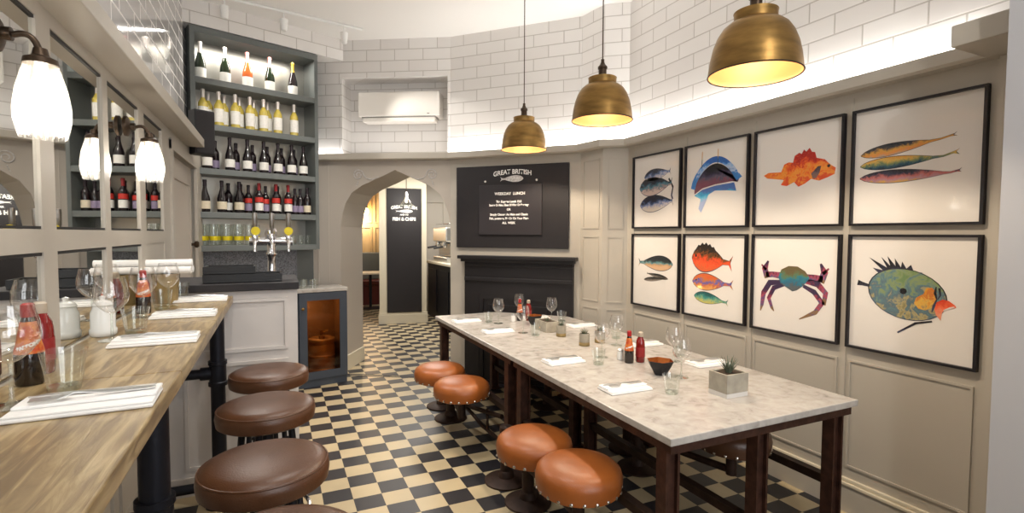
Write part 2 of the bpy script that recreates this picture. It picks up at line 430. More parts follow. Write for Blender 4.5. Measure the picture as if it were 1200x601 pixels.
# bar wall behind the shelves, tiles over them
struct('wall_bar', MB().box(-.5, 1.5, .3, .5, 0, 3.42), SHELFG, FS)
struct('wall_bar_tiled', MB().box(-.5, 1.42, 0.005, .5, 3.40, HC+.02), TILE, FS)
struct('baseboard_arch', MB().box(-.36, -.001, -.02, .001, 0, .17, .004).box(1.2245, 1.2265, -.02, .001, 0, .17), CREAM, FA)
jb = MB().box(-.0, .018, 0.0, .60, 0, .17, .003)
struct('baseboard_jamb', jb, CREAM, FA)
# dark and pale border lines of the floor along the arch
fb = MB()
for y0, y1 in ((-.10, -.075), (-.05, -.025)): fb.box(-.36, 1.25, y0, y1, 0, .002)
struct('trim_floor_border', fb, BLACKB, FA)

# ------------------------------------------------------------------ corridor beyond the arch
struct('wall_corridor_left', MB().box(.55, .7, 6.2, 12.0, 0, 2.7), GREIGE)
cf = MB().box(.55, 2.5, 11.8, 12.0, 0, 2.7)
struct('wall_corridor_back', cf, OAK)
bk = MB()
for i in range(4):
    for z0, z1 in ((.95, 1.7), (1.78, 2.55)): bk.ring(.75+i*.42, 1.12+i*.42, z0, z1, .03, 11.775, 11.801)
struct('trim_corridor_panels', bk, OAK)
kb = MB().box(2.5, 4.4, 10.0, 10.2, 0, 2.7)
kb.ring(2.62, 3.1, 1.0, 2.2, .03, 9.975, 10.001)
struct('wall_kitchen_back', kb, GREIGE)
struct('wall_corridor_right', MB().box(4.3, 4.45, 4.6, 10.1, 0, 2.7), GREIGE)
struct('ceiling_corridor', MB().box(-1.2, 4.2, .58, 7.5, 2.62, 2.7), WHITE, FA)
pl = MB().box(0, .79, 0, .5, 0, 2.62).box(-.02, .81, -.02, .52, 0, .16, .004).box(-.012, .802, -.012, .512, .16, .19, .004)
struct('wall_pillar', pl, CREAM, FP)
# ------------------------------------------------------------------ mirrors on the left wall
MN = ['nearest', 'second', 'third', 'fourth', 'fifth']
ups = ['tall mirror pane at the near end of the wall', 'tall mirror pane behind the near wall lamp', 'tall mirror pane between the two wall lamps reflecting an arch',
       'tall mirror pane behind the far wall lamp', 'narrow tall mirror pane closest to the panelled door']
lows = ['low mirror pane above the counter at its near end', 'low mirror pane behind the near sauce bottles on the counter', 'low mirror pane behind the white lidded pots on the counter', 'low mirror pane behind the dark vinegar bottle at the far end of the counter']
for i, (a, b) in enumerate(UP):
    o = obj('mirror_pane', MB().box(a+.0005, b-.0005, .008, .0118, 1.5575, 2.1695), MIRROR, None, FL); tag(o, ups[i], 'mirror', 'tall mirror panes')
    obj('dark_bead', MB().box(a+.001, b-.001, .003, .0078, 1.558, 1.566).box(a+.001, b-.001, .003, .0078, 2.160, 2.169).box(a+.001, a+.004, .003, .0078, 1.567, 2.159), BLACKW, o)
for i, (a, b) in enumerate(UP[:4]):
    o = obj('mirror_pane', MB().box(a+.0005, b-.0005, .008, .0118, 1.1775, 1.4895), MIRROR, None, FL); tag(o, lows[i], 'mirror', 'low mirror panes')
    obj('dark_bead', MB().box(a+.001, b-.001, .003, .0078, 1.480, 1.489).box(a+.001, a+.004, .003, .0078, 1.178, 1.479), BLACKW, o)

# ------------------------------------------------------------------ wall lamps
def wall_lamp(label, y):
    M = FL @ T(y, 0, 0)
    t = thing('wall_lamp', label, 'lamp', M=M, group='ribbed glass wall lamps')
    z = 2.03
    obj('wall_plate', MB().lathe([(.045, 0), (.045, .012), (.03, .02), (.016, .024), (.016, .04), (0, .042)], 20).xf(T(0, 0, z) @ Matrix.Rotation(PI/2, 4, 'X')), BRONZE, t, smooth=True)
    arc = [(0, -.03, z)] + [(0, -.045-.048*math.sin(a), z + .012*math.sin(a*2) - .055*(1-math.cos(a))) for a in [k*PI/16 for k in range(9)]]
    obj('arm', MB().tube(arc, .0075, 10), BRONZE, t, smooth=True)
    zc = z - .055
    obj('lamp_holder', MB().lathe([(.0, .03), (.014, .028), (.018, .01), (.034, .002), (.036, -.012), (.0, -.012)], 20, (0, -.093, zc)), BRONZE, t, smooth=True)
    prof = [(.031, -.008), (.038, -.03), (.048, -.07), (.0545, -.115), (.0545, -.145), (.050, -.17), (.045, -.192)]
    sh = obj('lamp_shade', MB().lathe(prof, 120, (0, -.093, zc), False, False, 24, .035), SHADEG, t, smooth=True)
    obj('bulb', MB().lathe([(.0, -.012), (.012, -.014), (.013, -.04), (.022, -.06), (.027, -.085), (.022, -.108), (0, -.118)], 16, (0, -.093, zc)), BULBF, t, smooth=True)
    return M @ Vector((0, -.093, zc-.085))
WL = [wall_lamp('ribbed glass wall lamp over the near end of the counter', 1.66),
      wall_lamp('ribbed glass wall lamp nearer the bottle shelves', 2.86)]

# ------------------------------------------------------------------ wall counter with pipe legs
ct = thing('wall_counter', 'pale oak high counter along the mirror wall with black pipe legs', 'counter', (0, 0, 0))
CT = 1.175
ys = [-.6, .55, 1.62, 2.5, 3.44]
for a, b in zip(ys, ys[1:]):
    obj('counter_board', MB().box(-.612, -.238, a+.001, b-.001, CT-.042, CT, .004), OAKTOP, ct)
def pipe_leg(y):
    x = -.31
    lg = obj('leg', MB().lathe([(.075, 0), (.075, .012), (.05, .02), (.037, .03), (.037, CT-.06), (.06, CT-.055), (.06, CT-.043)], 24, (x, y, 0)), IRON, ct, smooth=True)
    for z in (.12, .76):
        obj('collar', MB().lathe([(.038, -.07), (.048, -.07), (.048, -.05), (.043, -.045), (.043, .045), (.048, .05), (.048, .07), (.038, .07)], 24, (x, y, z)).tube([(x-.03, y, z), (x-.085, y, z)], .036, 20), IRON, lg, smooth=True)
        obj('cross_pipe', MB().tube([(x-.08, y, z), (-.618, y, z)], .027, 18).tube([(-.605, y, z), (-.618, y, z)], .05, 20), IRON, lg, smooth=True)
for y in (.2, 1.64, 3.28): pipe_leg(y)

# ------------------------------------------------------------------ brown bar stools
def bar_stool():
    t = thing('bar_stool', 'brown', 'stool', (0, 0, 0), 0, 'brown leather bar stools')
    zs = .80; r = .2
    st = obj('seat', MB().lathe([(.0, zs-.088), (r-.012, zs-.088), (r, zs-.08), (r+.004, zs-.05), (r, zs-.026), (r-.006, zs-.02), (r-.012, zs-.012), (r-.04, zs-.003), (r-.1, zs+.005), (0, zs+.008)], 48), BROWNL, t, smooth=True)
    obj('piping', MB().tube([((r-.003)*math.cos(a), (r-.003)*math.sin(a), zs-.022) for a in [k*PI/24 for k in range(48)]], .004, 6, True), BROWNL, st, smooth=True)
    for k in range(4):
        a = PI/4 + k*PI/2; c, s = math.cos(a), math.sin(a)
        obj('leg', MB().tube([(c*.10, s*.10, zs-.088), (c*.125, s*.125, .45), (c*.165, s*.165, .004)], .0145, 12).lathe([(.02, 0), (.02, .02)], 12, (c*.166, s*.166, 0)), IRON, t, smooth=True)
    obj('foot_ring', MB().tube([(.172*math.cos(a), .172*math.sin(a), .30) for a in [k*PI/20 for k in range(40)]], .009, 8, True), CHROME, t, smooth=True)
    obj('swivel', MB().lathe([(.11, zs-.1), (.11, zs-.088)], 24).lathe([(.028, zs-.2), (.028, zs-.1)], 16).tube([(-.12, 0, zs-.2), (.12, 0, zs-.2)], .01, 8).tube([(0, -.12, zs-.2), (0, .12, zs-.2)], .01, 8), IRON, t, smooth=True)
    return t
bs = bar_stool()
bl = ['brown leather bar stool at the far end of the high counter by the bar panel', 'brown leather bar stool second from the bar panel, middle of the row',
      'brown leather bar stool in front of the near pipe leg, largest in view', 'brown leather bar stool cut off by the bottom edge of the photo']
for i, (x, y, rz) in enumerate([(-.045, 3.10, .2), (-.05, 2.50, .5), (-.045, 1.87, .1), (-.01, 1.345, .4)]):
    M = T(x, y, 0) @ RZ(rz)
    if i == 0: bs.matrix_local = M; bs['label'] = bl[0]
    else: dup(bs, M, bl[i])

# ------------------------------------------------------------------ bar front and what stands on it
br = thing('bar_unit', 'white panelled bar front with thick black slab top', 'bar', (0, 0, 0))
bp = MB().box(-.598, .115, 3.465, 4.02, 0, 1.199)
for z0, z1 in ((.15, .77), (.83, 1.15)): bp.ring(-.50, .06, z0, z1, .02, 3.452, 3.466)
bp.box(-.598, .115, 3.45, 3.466, 0, .11)
obj('panel_body', bp, PANELW, br)
obj('bar_top', MB().box(-.598, .125, 3.43, 4.06, 1.2, 1.246, .004), BLACKB, br)
for n_, (x0, x1, y0, z0, h, lab) in enumerate([(-.40, .03, 3.50, 1.247, .05, 'wide black drip tray lying on the bar slab beside the beer tap'), (-.40, -.12, 3.52, 1.298, .045, 'smaller black tray stacked on the wide tray on the bar')]):
    t = thing('bar_tray', lab, 'tray', (0, 0, 0))
    w = MB().box(x0, x1, y0, y0+.2, z0, z0+.012, .003)
    obj('tray_base', w, RUBBERB, t)
    obj('rim', MB().box(x0, x1, y0, y0+.012, z0+.012, z0+h).box(x0, x1, y0+.188, y0+.2, z0+.012, z0+h).box(x0, x0+.012, y0+.012, y0+.188, z0+.012, z0+h).box(x1-.012, x1, y0+.012, y0+.188, z0+.012, z0+h), RUBBERB, t)
# beer tap
bt = thing('beer_tap', 'chrome beer font with three taps and tall handles on the bar', 'beer tap', (-.03, 3.78, 1.2465))
k = 1.16
obj('tap_column', MB().lathe([(.055, 0), (.055, .012), (.035, .025), (.026, .05), (.024, .14), (.034, .16), (.026, .18), (.028, .22), (.036, .24), (0, .25)], 24), CHROME, bt, smooth=True)
obj('cross_bar', MB().tube([(-.13, 0, .245), (.13, 0, .245)], .027, 18).lathe([(.0, .27), (.03, .265), (.04, .3), (.03, .33), (0, .34)], 18), CHROME, bt, smooth=True)
for i, x in enumerate((-.095, .005, .105)):
    tp = obj('tap', MB().tube([(x, -.02, .25), (x, -.07, .255), (x, -.095, .235), (x, -.1, .18)], [.012, .012, .011, .008], 10).lathe([(.016, 0), (.02, .02), (.014, .04)], 12, (x, -.05, .255)), CHROME, bt, smooth=True)
    obj('tap_handle', MB().lathe([(.008, .0), (.009, .06), (.014, .07), (.016, .15), (.014, .162), (0, .165)], 14, (x, -.05, .27)), TAPH, tp, smooth=True, label='tall grey tap handle')
for x in (-.09, .105):
    obj('badge', MB().lathe([(.0, -.003), (.027, -.003), (.027, .003), (0, .003)], 24).xf(T(x, -.085, .315) @ Matrix.Rotation(PI/2, 4, 'X')), YELLOW, bt, label='round yellow badge')

# ------------------------------------------------------------------ back bar: cabinet, counter, shelves
bb = thing('back_counter', 'back bar counter with pale marble top below the bottle shelves', 'counter', M=FC)
obj('counter_body', MB().box(-.70, -.002, .0, .36, 0, .955), BLUEG, bb)
obj('worktop', MB().box(-.70, .485, -.02, .375, .956, .992, .003), MARBLE, bb)
cb = thing('drinks_cabinet', 'slate blue cabinet with amber glass door beside the arch', 'cabinet', M=FC)
cbm = MB().box(0, .02, 0, .34, 0, .955).box(.455, .475, 0, .34, 0, .955).box(.02, .455, .32, .34, 0, .955).box(.02, .455, .0, .32, 0, .09).box(.02, .455, 0, .32, .935, .955)
obj('cabinet_body', cbm, BLUEG, cb)
obj('lining', MB().box(.021, .454, .31, .319, .091, .934).box(.021, .03, .001, .309, .091, .934).box(.445, .454, .001, .309, .091, .934).box(.031, .444, .001, .309, .0905, .096), CABIN, cb, label='warm brown lining')
cd = obj('door', MB().ring(.0, .475, .08, .95, .075, -.022, -.001), BLUEG, cb)
obj('door_glass', MB().box(.076, .399, -.014, -.008, .156, .874), AMBER, cd, label='amber glass pane')
obj('knob', MB().lathe([(.006, 0), (.006, .012), (.014, .018), (.014, .028), (0, .034)], 12).xf(T(.03, -.022, .80) @ Matrix.Rotation(PI/2, 4, 'X')), BRASS, cd, smooth=True)
kg = thing('beer_keg', 'steel beer keg glowing through the amber cabinet door', 'keg', M=FC @ T(.27, .165, .092))
obj('keg_body', MB().lathe([(.11, 0), (.13, .01), (.13, .05), (.122, .06), (.128, .09), (.132, .13), (.128, .17), (.132, .18), (.132, .195), (.128, .2), (.13, .27), (.122, .31), (.13, .32), (.13, .36), (.115, .37), (.115, .36), (0, .35)], 32), KEGST, kg, smooth=True)
obj('coupler', MB().lathe([(.03, .345), (.03, .38), (.015, .39), (.015, .44), (0, .445)], 14).tube([(0, 0, .42), (.06, -.02, .44)], .01, 8), BRASS, kg, smooth=True)

sf = thing('bottle_shelf', 'tall blue-grey shelf unit stacked with wine bottles behind the bar', 'shelf unit', M=FS)
obj('side_panel', MB().box(-.012, .026, 0, .295, .993+.2, 3.39), SHELFG, sf)
obj('side_panel', MB().box(1.10, 1.135, 0, .295, 1.38, 3.39), SHELFG, sf)
obj('top_panel', MB().box(.026, 1.10, 0, .295, 3.335, 3.39), SHELFG, sf)
obj('mirror_back', MB().box(.026, 1.10, .285, .293, 1.43, 3.335), MIRRORD, sf, label='mirrored back of the shelves')
SZ = [2.947, 2.538, 2.135, 1.738, 1.43]
for z in SZ: obj('shelf_board', MB().box(.026, 1.10, 0.002, .284, z-.055, z, .003), SHELFG, sf)
obj('stone_back', MB().box(.0, 1.0, .27, .298, .994, 1.375), SPECK, sf, label='speckled grey stone splashback')

def bottle(kind, glass, foil, lab, h, r, nm, cat='bottle', lab2=None):
    t = thing(nm, 'x', cat, (0, 0, 0))
    if kind == 'champagne': p = [(r*.9, 0), (r, .01), (r, h*.38), (r*.93, h*.46), (r*.62, h*.62), (r*.4, h*.74), (r*.33, h*.80)]; f0 = .70
    elif kind == 'burgundy': p = [(r*.92, 0), (r, .008), (r, h*.42), (r*.88, h*.5), (r*.6, h*.62), (r*.40, h*.74), (r*.35, h*.82)]; f0 = .80
    else: p = [(r*.94, 0), (r, .008), (r, h*.58), (r*.95, h*.62), (r*.62, h*.70), (r*.42, h*.745), (r*.38, h*.8)]; f0 = .76
    p += [(p[-1][0]*.98, h*.93), (p[-1][0]*1.15, h*.94), (p[-1][0]*1.15, h*.97), (p[-1][0], h*.98)]
    obj('bottle_glass', MB().lathe(p, 20), glass, t, smooth=True)
    rn = p[-1][0]
    def rad(z):
        for (r0, z0), (r1, z1) in zip(p, p[1:]):
            if z0 <= z <= z1 and z1 > z0: return r0 + (r1-r0)*(z-z0)/(z1-z0)
        return rn
    zs = [h*f0 + (h-h*f0)*k/8 for k in range(9)]
    fp = [(rad(z)+.0012, z) for z in zs]
    if kind == 'champagne': fp[-2:] = [(rn*1.35, h*.96), (rn*1.2, h*.995), (rn*.6, h*1.01)]
    obj('capsule', MB().lathe(fp, 20, cap0=False), foil, t, smooth=True)
    l0, l1 = (.12, .50) if glass is PALEWINE else ((.05, .30) if kind == 'champagne' else (.10, .34))
    obj('label', MB().lathe([(r+.0012, h*l0), (r+.0012, h*l1)], 20, cap0=False, cap1=False), lab, t, smooth=True)
    if lab2: obj('upper_label', MB().lathe([(r+.0014, h*.37), (r+.0014, h*.53)], 20, cap0=False, cap1=False), lab2, t, smooth=True)
    return t
ORD = ['first', 'second', 'third', 'fourth', 'fifth', 'sixth', 'seventh', 'eighth', 'ninth', 'tenth', 'eleventh', 'twelfth']
def put(o, x, y, z, rz=0.): o.matrix_local = FS @ T(x, y, z) @ RZ(rz)
# sparkling bottles, top shelf
B_ch = bottle('champagne', DKGREEN, FOILW, LABELW, .345, .046, 'champagne_bottle')
for i, (x, g, f, d) in enumerate([(.095, DKGREEN, FOILW, 'green sparkling wine bottle with white foil, nearest the mirror wall on the top shelf'),
        (.30, DKGREEN, FOILW, 'green sparkling wine bottle with white foil, second on the top shelf'),
        (.495, ROSE, FOILP, 'orange rose sparkling wine bottle on the top shelf'),
        (.70, DKGREEN, FOILP, 'green sparkling wine bottle just beside the gold-necked one on the top shelf'),
        (.925, DKRED, FOILG, 'dark sparkling wine bottle with gold foil neck on the top shelf')]):
    o = B_ch if i == 0 else bottle('champagne', g, f, LABELW, .345, .046, 'champagne_bottle')
    if i == 0: o.children[1].data.materials[0] = f
    tag(o, d, 'bottle', 'sparkling wine on the top shelf'); put(o, x, .12, SZ[0]+.0005)
def row(proto, xs, y, z, base, group, skip=0):
    for i, x in enumerate(xs):
        M = FS @ T(x, y, z+.0005) @ RZ(i*.7)
        lab = f'{ORD[i+skip]} {base}'
        if i == 0: proto.matrix_local = M; proto['label'] = lab; proto['group'] = group
        else: dup(proto, M, lab, group)
row(bottle('wine', PALEWINE, FOILW, LABELW, .325, .040, 'white_wine_bottle'), [.105, .235, .375, .505, .63, .765, .925], .10, SZ[1], 'white wine bottle from the speaker, front row of the second shelf', 'white wine on the second shelf')
row(bottle('wine', PALEWINE, FOILW, LABELW, .325, .040, 'white_wine_bottle'), [.17, .305, .44, .57, .70], .20, SZ[1], 'white wine bottle from the speaker, rear row of the second shelf', 'white wine on the second shelf')
row(bottle('burgundy', DKRED, FOILB, LABELW, .315, .042, 'red_wine_bottle'), [.13, .32, .475, .625, .76, .895, 1.015], .10, SZ[2], 'red wine bottle from the mirror wall, front row of the middle shelf', 'middle shelf front row')
row(bottle('wine', DKRED, FOILB, LABELP, .285, .035, 'red_wine_bottle'), [.07, .22, .40, .55, .69, .83, .955], .20, SZ[2], 'red wine bottle from the mirror wall, rear row of the middle shelf', 'middle shelf rear row')
row(bottle('burgundy', DKRED, FOILB, LABELC, .30, .042, 'red_wine_bottle'), [.105, .245, .395], .10, SZ[3], 'cream-labelled red wine bottle from the mirror wall, fourth shelf', 'cream label red wine')
row(bottle('wine', DKRED, FOILR, LABELW, .30, .037, 'red_wine_bottle', lab2=LABELR), [.575, .735, .855], .10, SZ[3], 'bottle with red and white label from the mirror wall, fourth shelf', 'red label wine')
row(bottle('wine', DKRED, FOILB, LABELP, .28, .033, 'red_wine_bottle', lab2=LABELR), [.495, .655], .16, SZ[3], 'mauve-labelled bottle between the red-labelled ones, fourth shelf', 'mauve and red label wine')
row(bottle('wine', DKRED, FOILB, LABELP, .27, .031, 'red_wine_bottle'), [.93, .985], .12, SZ[3], 'slim mauve-labelled bottle near the arch end of the fourth shelf', 'mauve label wine')
row(bottle('wine', DKRED, FOILB, LABELC, .285, .036, 'red_wine_bottle'), [1.05], .10, SZ[3], 'red wine bottle with cream label at the arch end of the fourth shelf', 'arch end wine')
row(bottle('wine', DKRED, FOILB, LABELW, .29, .036, 'red_wine_bottle'), [.33, .44, .615, .79], .215, SZ[3], 'red wine bottle from the mirror wall, rear row of the fourth shelf', 'fourth shelf rear row')

# glasses on the lowest shelf
def tall_glass():
    t = thing('beer_glass', 'x', 'glass')
    obj('glass_wall', MB().lathe([(.0, .004), (.028, .004), (.030, .0), (.033, .06), (.036, .14), (.0375, .20)], 20, cap1=False), GLASSD, t, smooth=True)
    obj('yellow_band', MB().lathe([(.0338, .045), (.0362, .085)], 20, cap0=False, cap1=False), YELLOW, t, smooth=True, label='yellow printed band')
    return t
row(tall_glass(), [.07, .17, .275, .375, .475], .10, SZ[4], 'yellow-banded beer glass from the mirror wall, front row of lowest shelf', 'yellow banded beer glasses')
row(tall_glass(), [.12, .225, .325, .425, .57], .20, SZ[4], 'yellow-banded beer glass from the mirror wall, rear row of lowest shelf', 'rear yellow banded beer glasses')
def small_glass(h=.095, r0=.026, r1=.034, nm='tumbler'):
    t = thing(nm, 'x', 'glass')
    obj('glass_wall', MB().lathe([(.0, .008), (r0*.9, .008), (r0, .0), (r0*1.02, .01), (r1, h)], 20, cap1=False), GLASSD, t, smooth=True)
    return t
row(small_glass(), [.90, .975, 1.05], .10, SZ[4], 'small tumbler from the beer tap towards the arch on the lowest shelf', 'small tumblers on the lowest shelf')
for i, (x, y) in enumerate([(.06, .06), (.15, .05), (.10, .15), (.20, .14)]):
    o = small_glass(.085)
    o.matrix_local = FC @ T(x, y, .993+.085) @ Matrix.Rotation(PI, 4, 'X')
    tag(o, ORD[i] + ' upside-down tumbler drying on the marble worktop beside the bar slab', 'glass', 'upside-down tumblers on the worktop')

# loudspeaker at the end of the ledge
sp = thing('loudspeaker', 'small black loudspeaker at the end of the ledge beside the shelves', 'speaker', (-.53, 4.80, 2.17), .5)
obj('speaker_box', MB().box(-.075, .075, -.06, .06, 0, .35, .006), RUBBERB, sp)
obj('speaker_grille', MB().box(-.068, .068, -.066, -.059, .01, .34, .003), BLACKB, sp)
obj('bracket', MB().box(-.015, .015, .055, .11, .12, .23), RUBBERB, sp)

# air conditioner
ac = thing('air_conditioner', 'white wall air conditioner set in the tiled niche above the arch', 'air conditioner', M=FA @ T(.645, .24, 2.74))
obj('casing', MB().box(-.45, .45, -.215, -.0, .07, .335, .018, 3), ACW, ac, smooth=False)
obj('louvre', MB().box(-.40, .40, -.205, -.06, .015, .062, .008), ACW, ac)
obj('air_slot', MB().box(-.41, .41, -.207, -.05, .060, .072), GREYPL, ac, label='dark air slot')
obj('badge', MB().box(.32, .345, -.2165, -.214, .09, .1), GREYPL, ac)

# painted scroll ornaments on the arch
for i, (x, s, lab) in enumerate([(.236, 1, 'grey painted scroll ornament on the arch, on its bar side'), (.994, -1, 'grey painted scroll ornament on the arch, on its blackboard side')]):
    mb = MB(); c = []
    for k in range(40):
        a = k/39*3.3*PI; r = .062 - .0145*a/PI
        c.append((s*(-.03 + r*math.cos(a)), -.004, r*math.sin(a)))
    mb.tube([(s*.20, -.004, -.02), (s*.13, -.004, -.05), (s*.06, -.004, -.035)] + c, .005, 6)
    mb.tube([(s*-.03, -.004, -.065), (s*-.05, -.004, -.12)], .004, 6)
    tag(obj('scroll_ornament', mb, CHALKG, None, FA @ T(x, 0, 2.18)), lab, 'ornament')

# ------------------------------------------------------------------ fireplace and blackboard
fp = thing('fireplace', 'black painted fireplace surround below the blackboard', 'fireplace', M=FB)
obj('mantel_shelf', MB().box(.14, 1.405, -.12, -.002, 1.29, 1.325, .005).box(.165, 1.38, -.09, -.002, 1.26, 1.29, .004), BLACKW, fp)
fs = MB().box(.195, .36, -.05, -.002, 0, 1.26).box(1.20, 1.365, -.05, -.002, 0, 1.26).box(.36, 1.20, -.05, -.002, .92, 1.26)
fs.box(.20, 1.36, -.072, -.049, 1.06, 1.10, .006).box(.20, 1.36, -.066, -.049, 1.215, 1.235, .004)
obj('surround', fs, BLACKW, fp)
fi = MB().box(.36, 1.20, -.03, -.002, 0, .92).ring(.36, 1.20, -.02, .92, .045, -.046, -.03)
obj('fire_panel', fi, BLACKW, fp)
obj('inner_frame', MB().ring(.46, 1.1, .06, .82, .02, -.04, -.03), BLACKW, fp)
bd = thing('blackboard', 'large blackboard above the fireplace with white menu lettering', 'blackboard', M=FB)
obj('board', MB().box(.087, 1.31, -.028, -.002, 1.405, 2.244, .003), BLACKB, bd)
obj('menu_panel', MB().box(.355, 1.04, -.045, -.028, 1.54, 2.045, .002), BLACKB2, bd)
for x in (.42, .98): obj('screw', MB().lathe([(.012, 0), (.008, .008), (0, .01)], 10).xf(T(x, -.028, 2.085) @ Matrix.Rotation(PI/2, 4, 'X')), CHALK, bd)
lettering('GREAT BRITISH', .066, CHALK, bd, .72, 2.175, -.0295, arch=.5, bold=.0016, sx=.92)
def fish_outline(L, H, tail=.2, n=14):
    top, bot = [], []
    for k in range(n+1):
        t = k/n; w = H/2*(math.sin(PI*min(1, t**.75)*.93+.05))**.8
        x = -L/2 + t*L*(1-tail)
        top.append((x, w)); bot.append((x, -w*.92))
    xt = L/2
    return top + [(xt-.3*tail*L, H*.14), (xt, H*.34), (xt-.25*tail*L, 0), (xt, -H*.34), (xt-.3*tail*L, -H*.14)] + bot[::-1]
fo = [(x*-1+.715, z+2.105) for x, z in fish_outline(.25, .07)]
obj('fish_emblem', MB().prism(fo, 'y', -.0298, -.028), CHALKG, bd)
lettering('WEEKDAY  LUNCH', .038, CHALK, bd, .70, 1.955, -.0460, bold=.0012)
for i, (t, z) in enumerate([('The Express Lunch 12.5', 1.875), ('Starter Or Main, Glass Of Wine Or Beverage', 1.84), ('OR', 1.795), ('Simply Choose An Main and Classic', 1.745), ('Fish, potatoes, Pie Or On Your Plate', 1.705), ('ALL  WEEK', 1.66)]):
    lettering(t, .030, CHALK, bd, .69, z, -.0460, bold=.0012, sx=.95 if len(t) < 40 else .78)
# ------------------------------------------------------------------ framed fish prints
def paint_mat(name, cols, H, scale=22, mix=.55, vert=1.):
    """watercolour: back-to-belly colour order broken up by blotches"""
    m = bpy.data.materials.new(name); m.use_nodes = True; nt = m.node_tree; b = nt.nodes['Principled BSDF']
    tc = nt.nodes.new('ShaderNodeTexCoord'); sp_ = nt.nodes.new('ShaderNodeSeparateXYZ'); nt.links.new(tc.outputs['Object'], sp_.inputs[0])
    n = nt.nodes.new('ShaderNodeTexNoise'); n.inputs['Scale'].default_value = scale*1.4; n.inputs['Detail'].default_value = 10; n.inputs['Roughness'].default_value = .62; n.inputs['Distortion'].default_value = .9
    nt.links.new(tc.outputs['Object'], n.inputs['Vector'])
    st = nt.nodes.new('ShaderNodeMapRange'); st.inputs['From Min'].default_value = .36; st.inputs['From Max'].default_value = .64
    nt.links.new(n.outputs['Fac'], st.inputs['Value'])
    a = nt.nodes.new('ShaderNodeMath'); a.operation = 'MULTIPLY_ADD'; a.inputs[1].default_value = -vert/H; a.inputs[2].default_value = .5 - mix*.5
    nt.links.new(sp_.outputs['Z'], a.inputs[0])
    c = nt.nodes.new('ShaderNodeMath'); c.operation = 'MULTIPLY_ADD'; c.inputs[1].default_value = mix
    nt.links.new(st.outputs[0], c.inputs[0]); nt.links.new(a.outputs[0], c.inputs[2])
    r = nt.nodes.new('ShaderNodeValToRGB'); e = r.color_ramp.elements
    e[0].position = .08; e[0].color = lin(cols[0]); e[1].position = .92; e[1].color = lin(cols[-1])
    for i, h in enumerate(cols[1:-1]):
        k = e.new(.08 + .84*(i+1)/(len(cols)-1)); k.color = lin(h)
    nt.links.new(c.outputs[0], r.inputs['Fac']); nt.links.new(r.outputs[0], b.inputs['Base Color']); b.inputs['Roughness'].default_value = .85
    return m
PD = .0105
def fish(parent, m, x, z, L, H, ang=0., face=1, tail=.2, spikes=0, belly=.92, blunt=.75, thread=0):
    """face=1: head towards +x"""
    n = 16; top, bot = [], []
    for k in range(n+1):
        t = k/n; w = H/2*max(.02, math.sin(PI*min(1, t**blunt)*.94+.04))**.85
        xx = -L/2 + t*L*(1-tail)
        wt = w*(1.0 + (.16 if (spikes and k % 2 and .12 < t < .8) else 0))
        top.append((xx, wt)); bot.append((xx, -w*belly))
    xt = L/2
    if thread: o = top + [(xt-.6*tail*L, H*.06), (xt-.1*tail*L, H*.10+H*.25*thread), (xt, H*.26*thread+H*.2), (xt-.12*tail*L, H*.03+H*.2*thread), (xt, H*.0), (xt-.2*tail*L, -H*.02+H*.15*thread), (xt-.6*tail*L, -H*.05)] + bot[::-1]
    else: o = top + [(xt-.35*tail*L, H*.07), (xt, H*.26), (xt-.22*tail*L, 0), (xt, -H*.26), (xt-.35*tail*L, -H*.07)] + bot[::-1]
    ink = MB().prism([(-face*p[0]*1.012, p[1]*1.07+(.0008 if p[1] > 0 else -.0008)) for p in o], 'y', -PD-.0002, -PD+.0003)
    mb = MB().prism([(-face*p[0], p[1]) for p in o], 'y', -PD-.0006, -PD)
    f = obj('painted_fish', mb, m, parent, T(x, 0, z) @ Matrix.Rotation(-ang, 4, 'Y'))
    obj('ink_outline', ink, INKP, f)
    e = MB().lathe([(.0, 0), (H*.05, 0), (H*.05, .0004), (0, .0004)], 10).xf(T(face*L*.40, -PD-.0006, H*.08) @ Matrix.Rotation(PI/2, 4, 'X'))
    obj('eye', e, FRAMEB, f)
    return f
def blob(parent, m, pts, name='painted_shape', at=(0, 0), dy=0.):
    cx = sum(p[0] for p in pts)/len(pts); cz = sum(p[1] for p in pts)/len(pts)
    mb = MB().prism([(p[0]-cx, p[1]-cz) for p in pts], 'y', -PD-.0006-dy, -PD-dy)
    return obj(name, mb, m, parent, T(cx+at[0], 0, cz+at[1]))
def stroke(parent, m, pts, r, name='brush_stroke', dy=0.):
    """flat ribbon of painted colour along pts; r may vary"""
    L, R = [], []
    for i, p in enumerate(pts):
        a = Vector(pts[max(0, i-1)]); b = Vector(pts[min(len(pts)-1, i+1)]); t = (b-a).normalized()
        w = r[i] if isinstance(r, (list, tuple)) else r
        L.append((p[0]-t.y*w, p[1]+t.x*w)); R.append((p[0]+t.y*w, p[1]-t.x*w))
    cx = sum(p[0] for p in pts)/len(pts); cz = sum(p[1] for p in pts)/len(pts)
    mb = MB()
    for i in range(len(pts)-1):
        q = [L[i], L[i+1], R[i+1], R[i]]
        mb.flat([(a-cx, b-cz) for a, b in q], -PD-.0004-dy)
    return obj(name, mb, m, parent, T(cx, 0, cz))
INKP = paint_mat('paint_ink', ['#14141a', '#2c2a33', '#3a3f5c'], .1, 30, .5)
NAVY = paint_mat('paint_navy_fish', ['#1b2036', '#33466b', '#6f86b4', '#b9b6c8', '#d8cfc4'], .07)
NAVY2 = paint_mat('paint_teal_fish', ['#1c2230', '#2d4c63', '#4f8a9a', '#8f7f86', '#cdb8b0'], .08)
SARD1 = paint_mat('paint_sardine_gold', ['#2c3038', '#4a4a4c', '#d8a04a', '#e0934a', '#b9a48e'], .07, 16, .3)
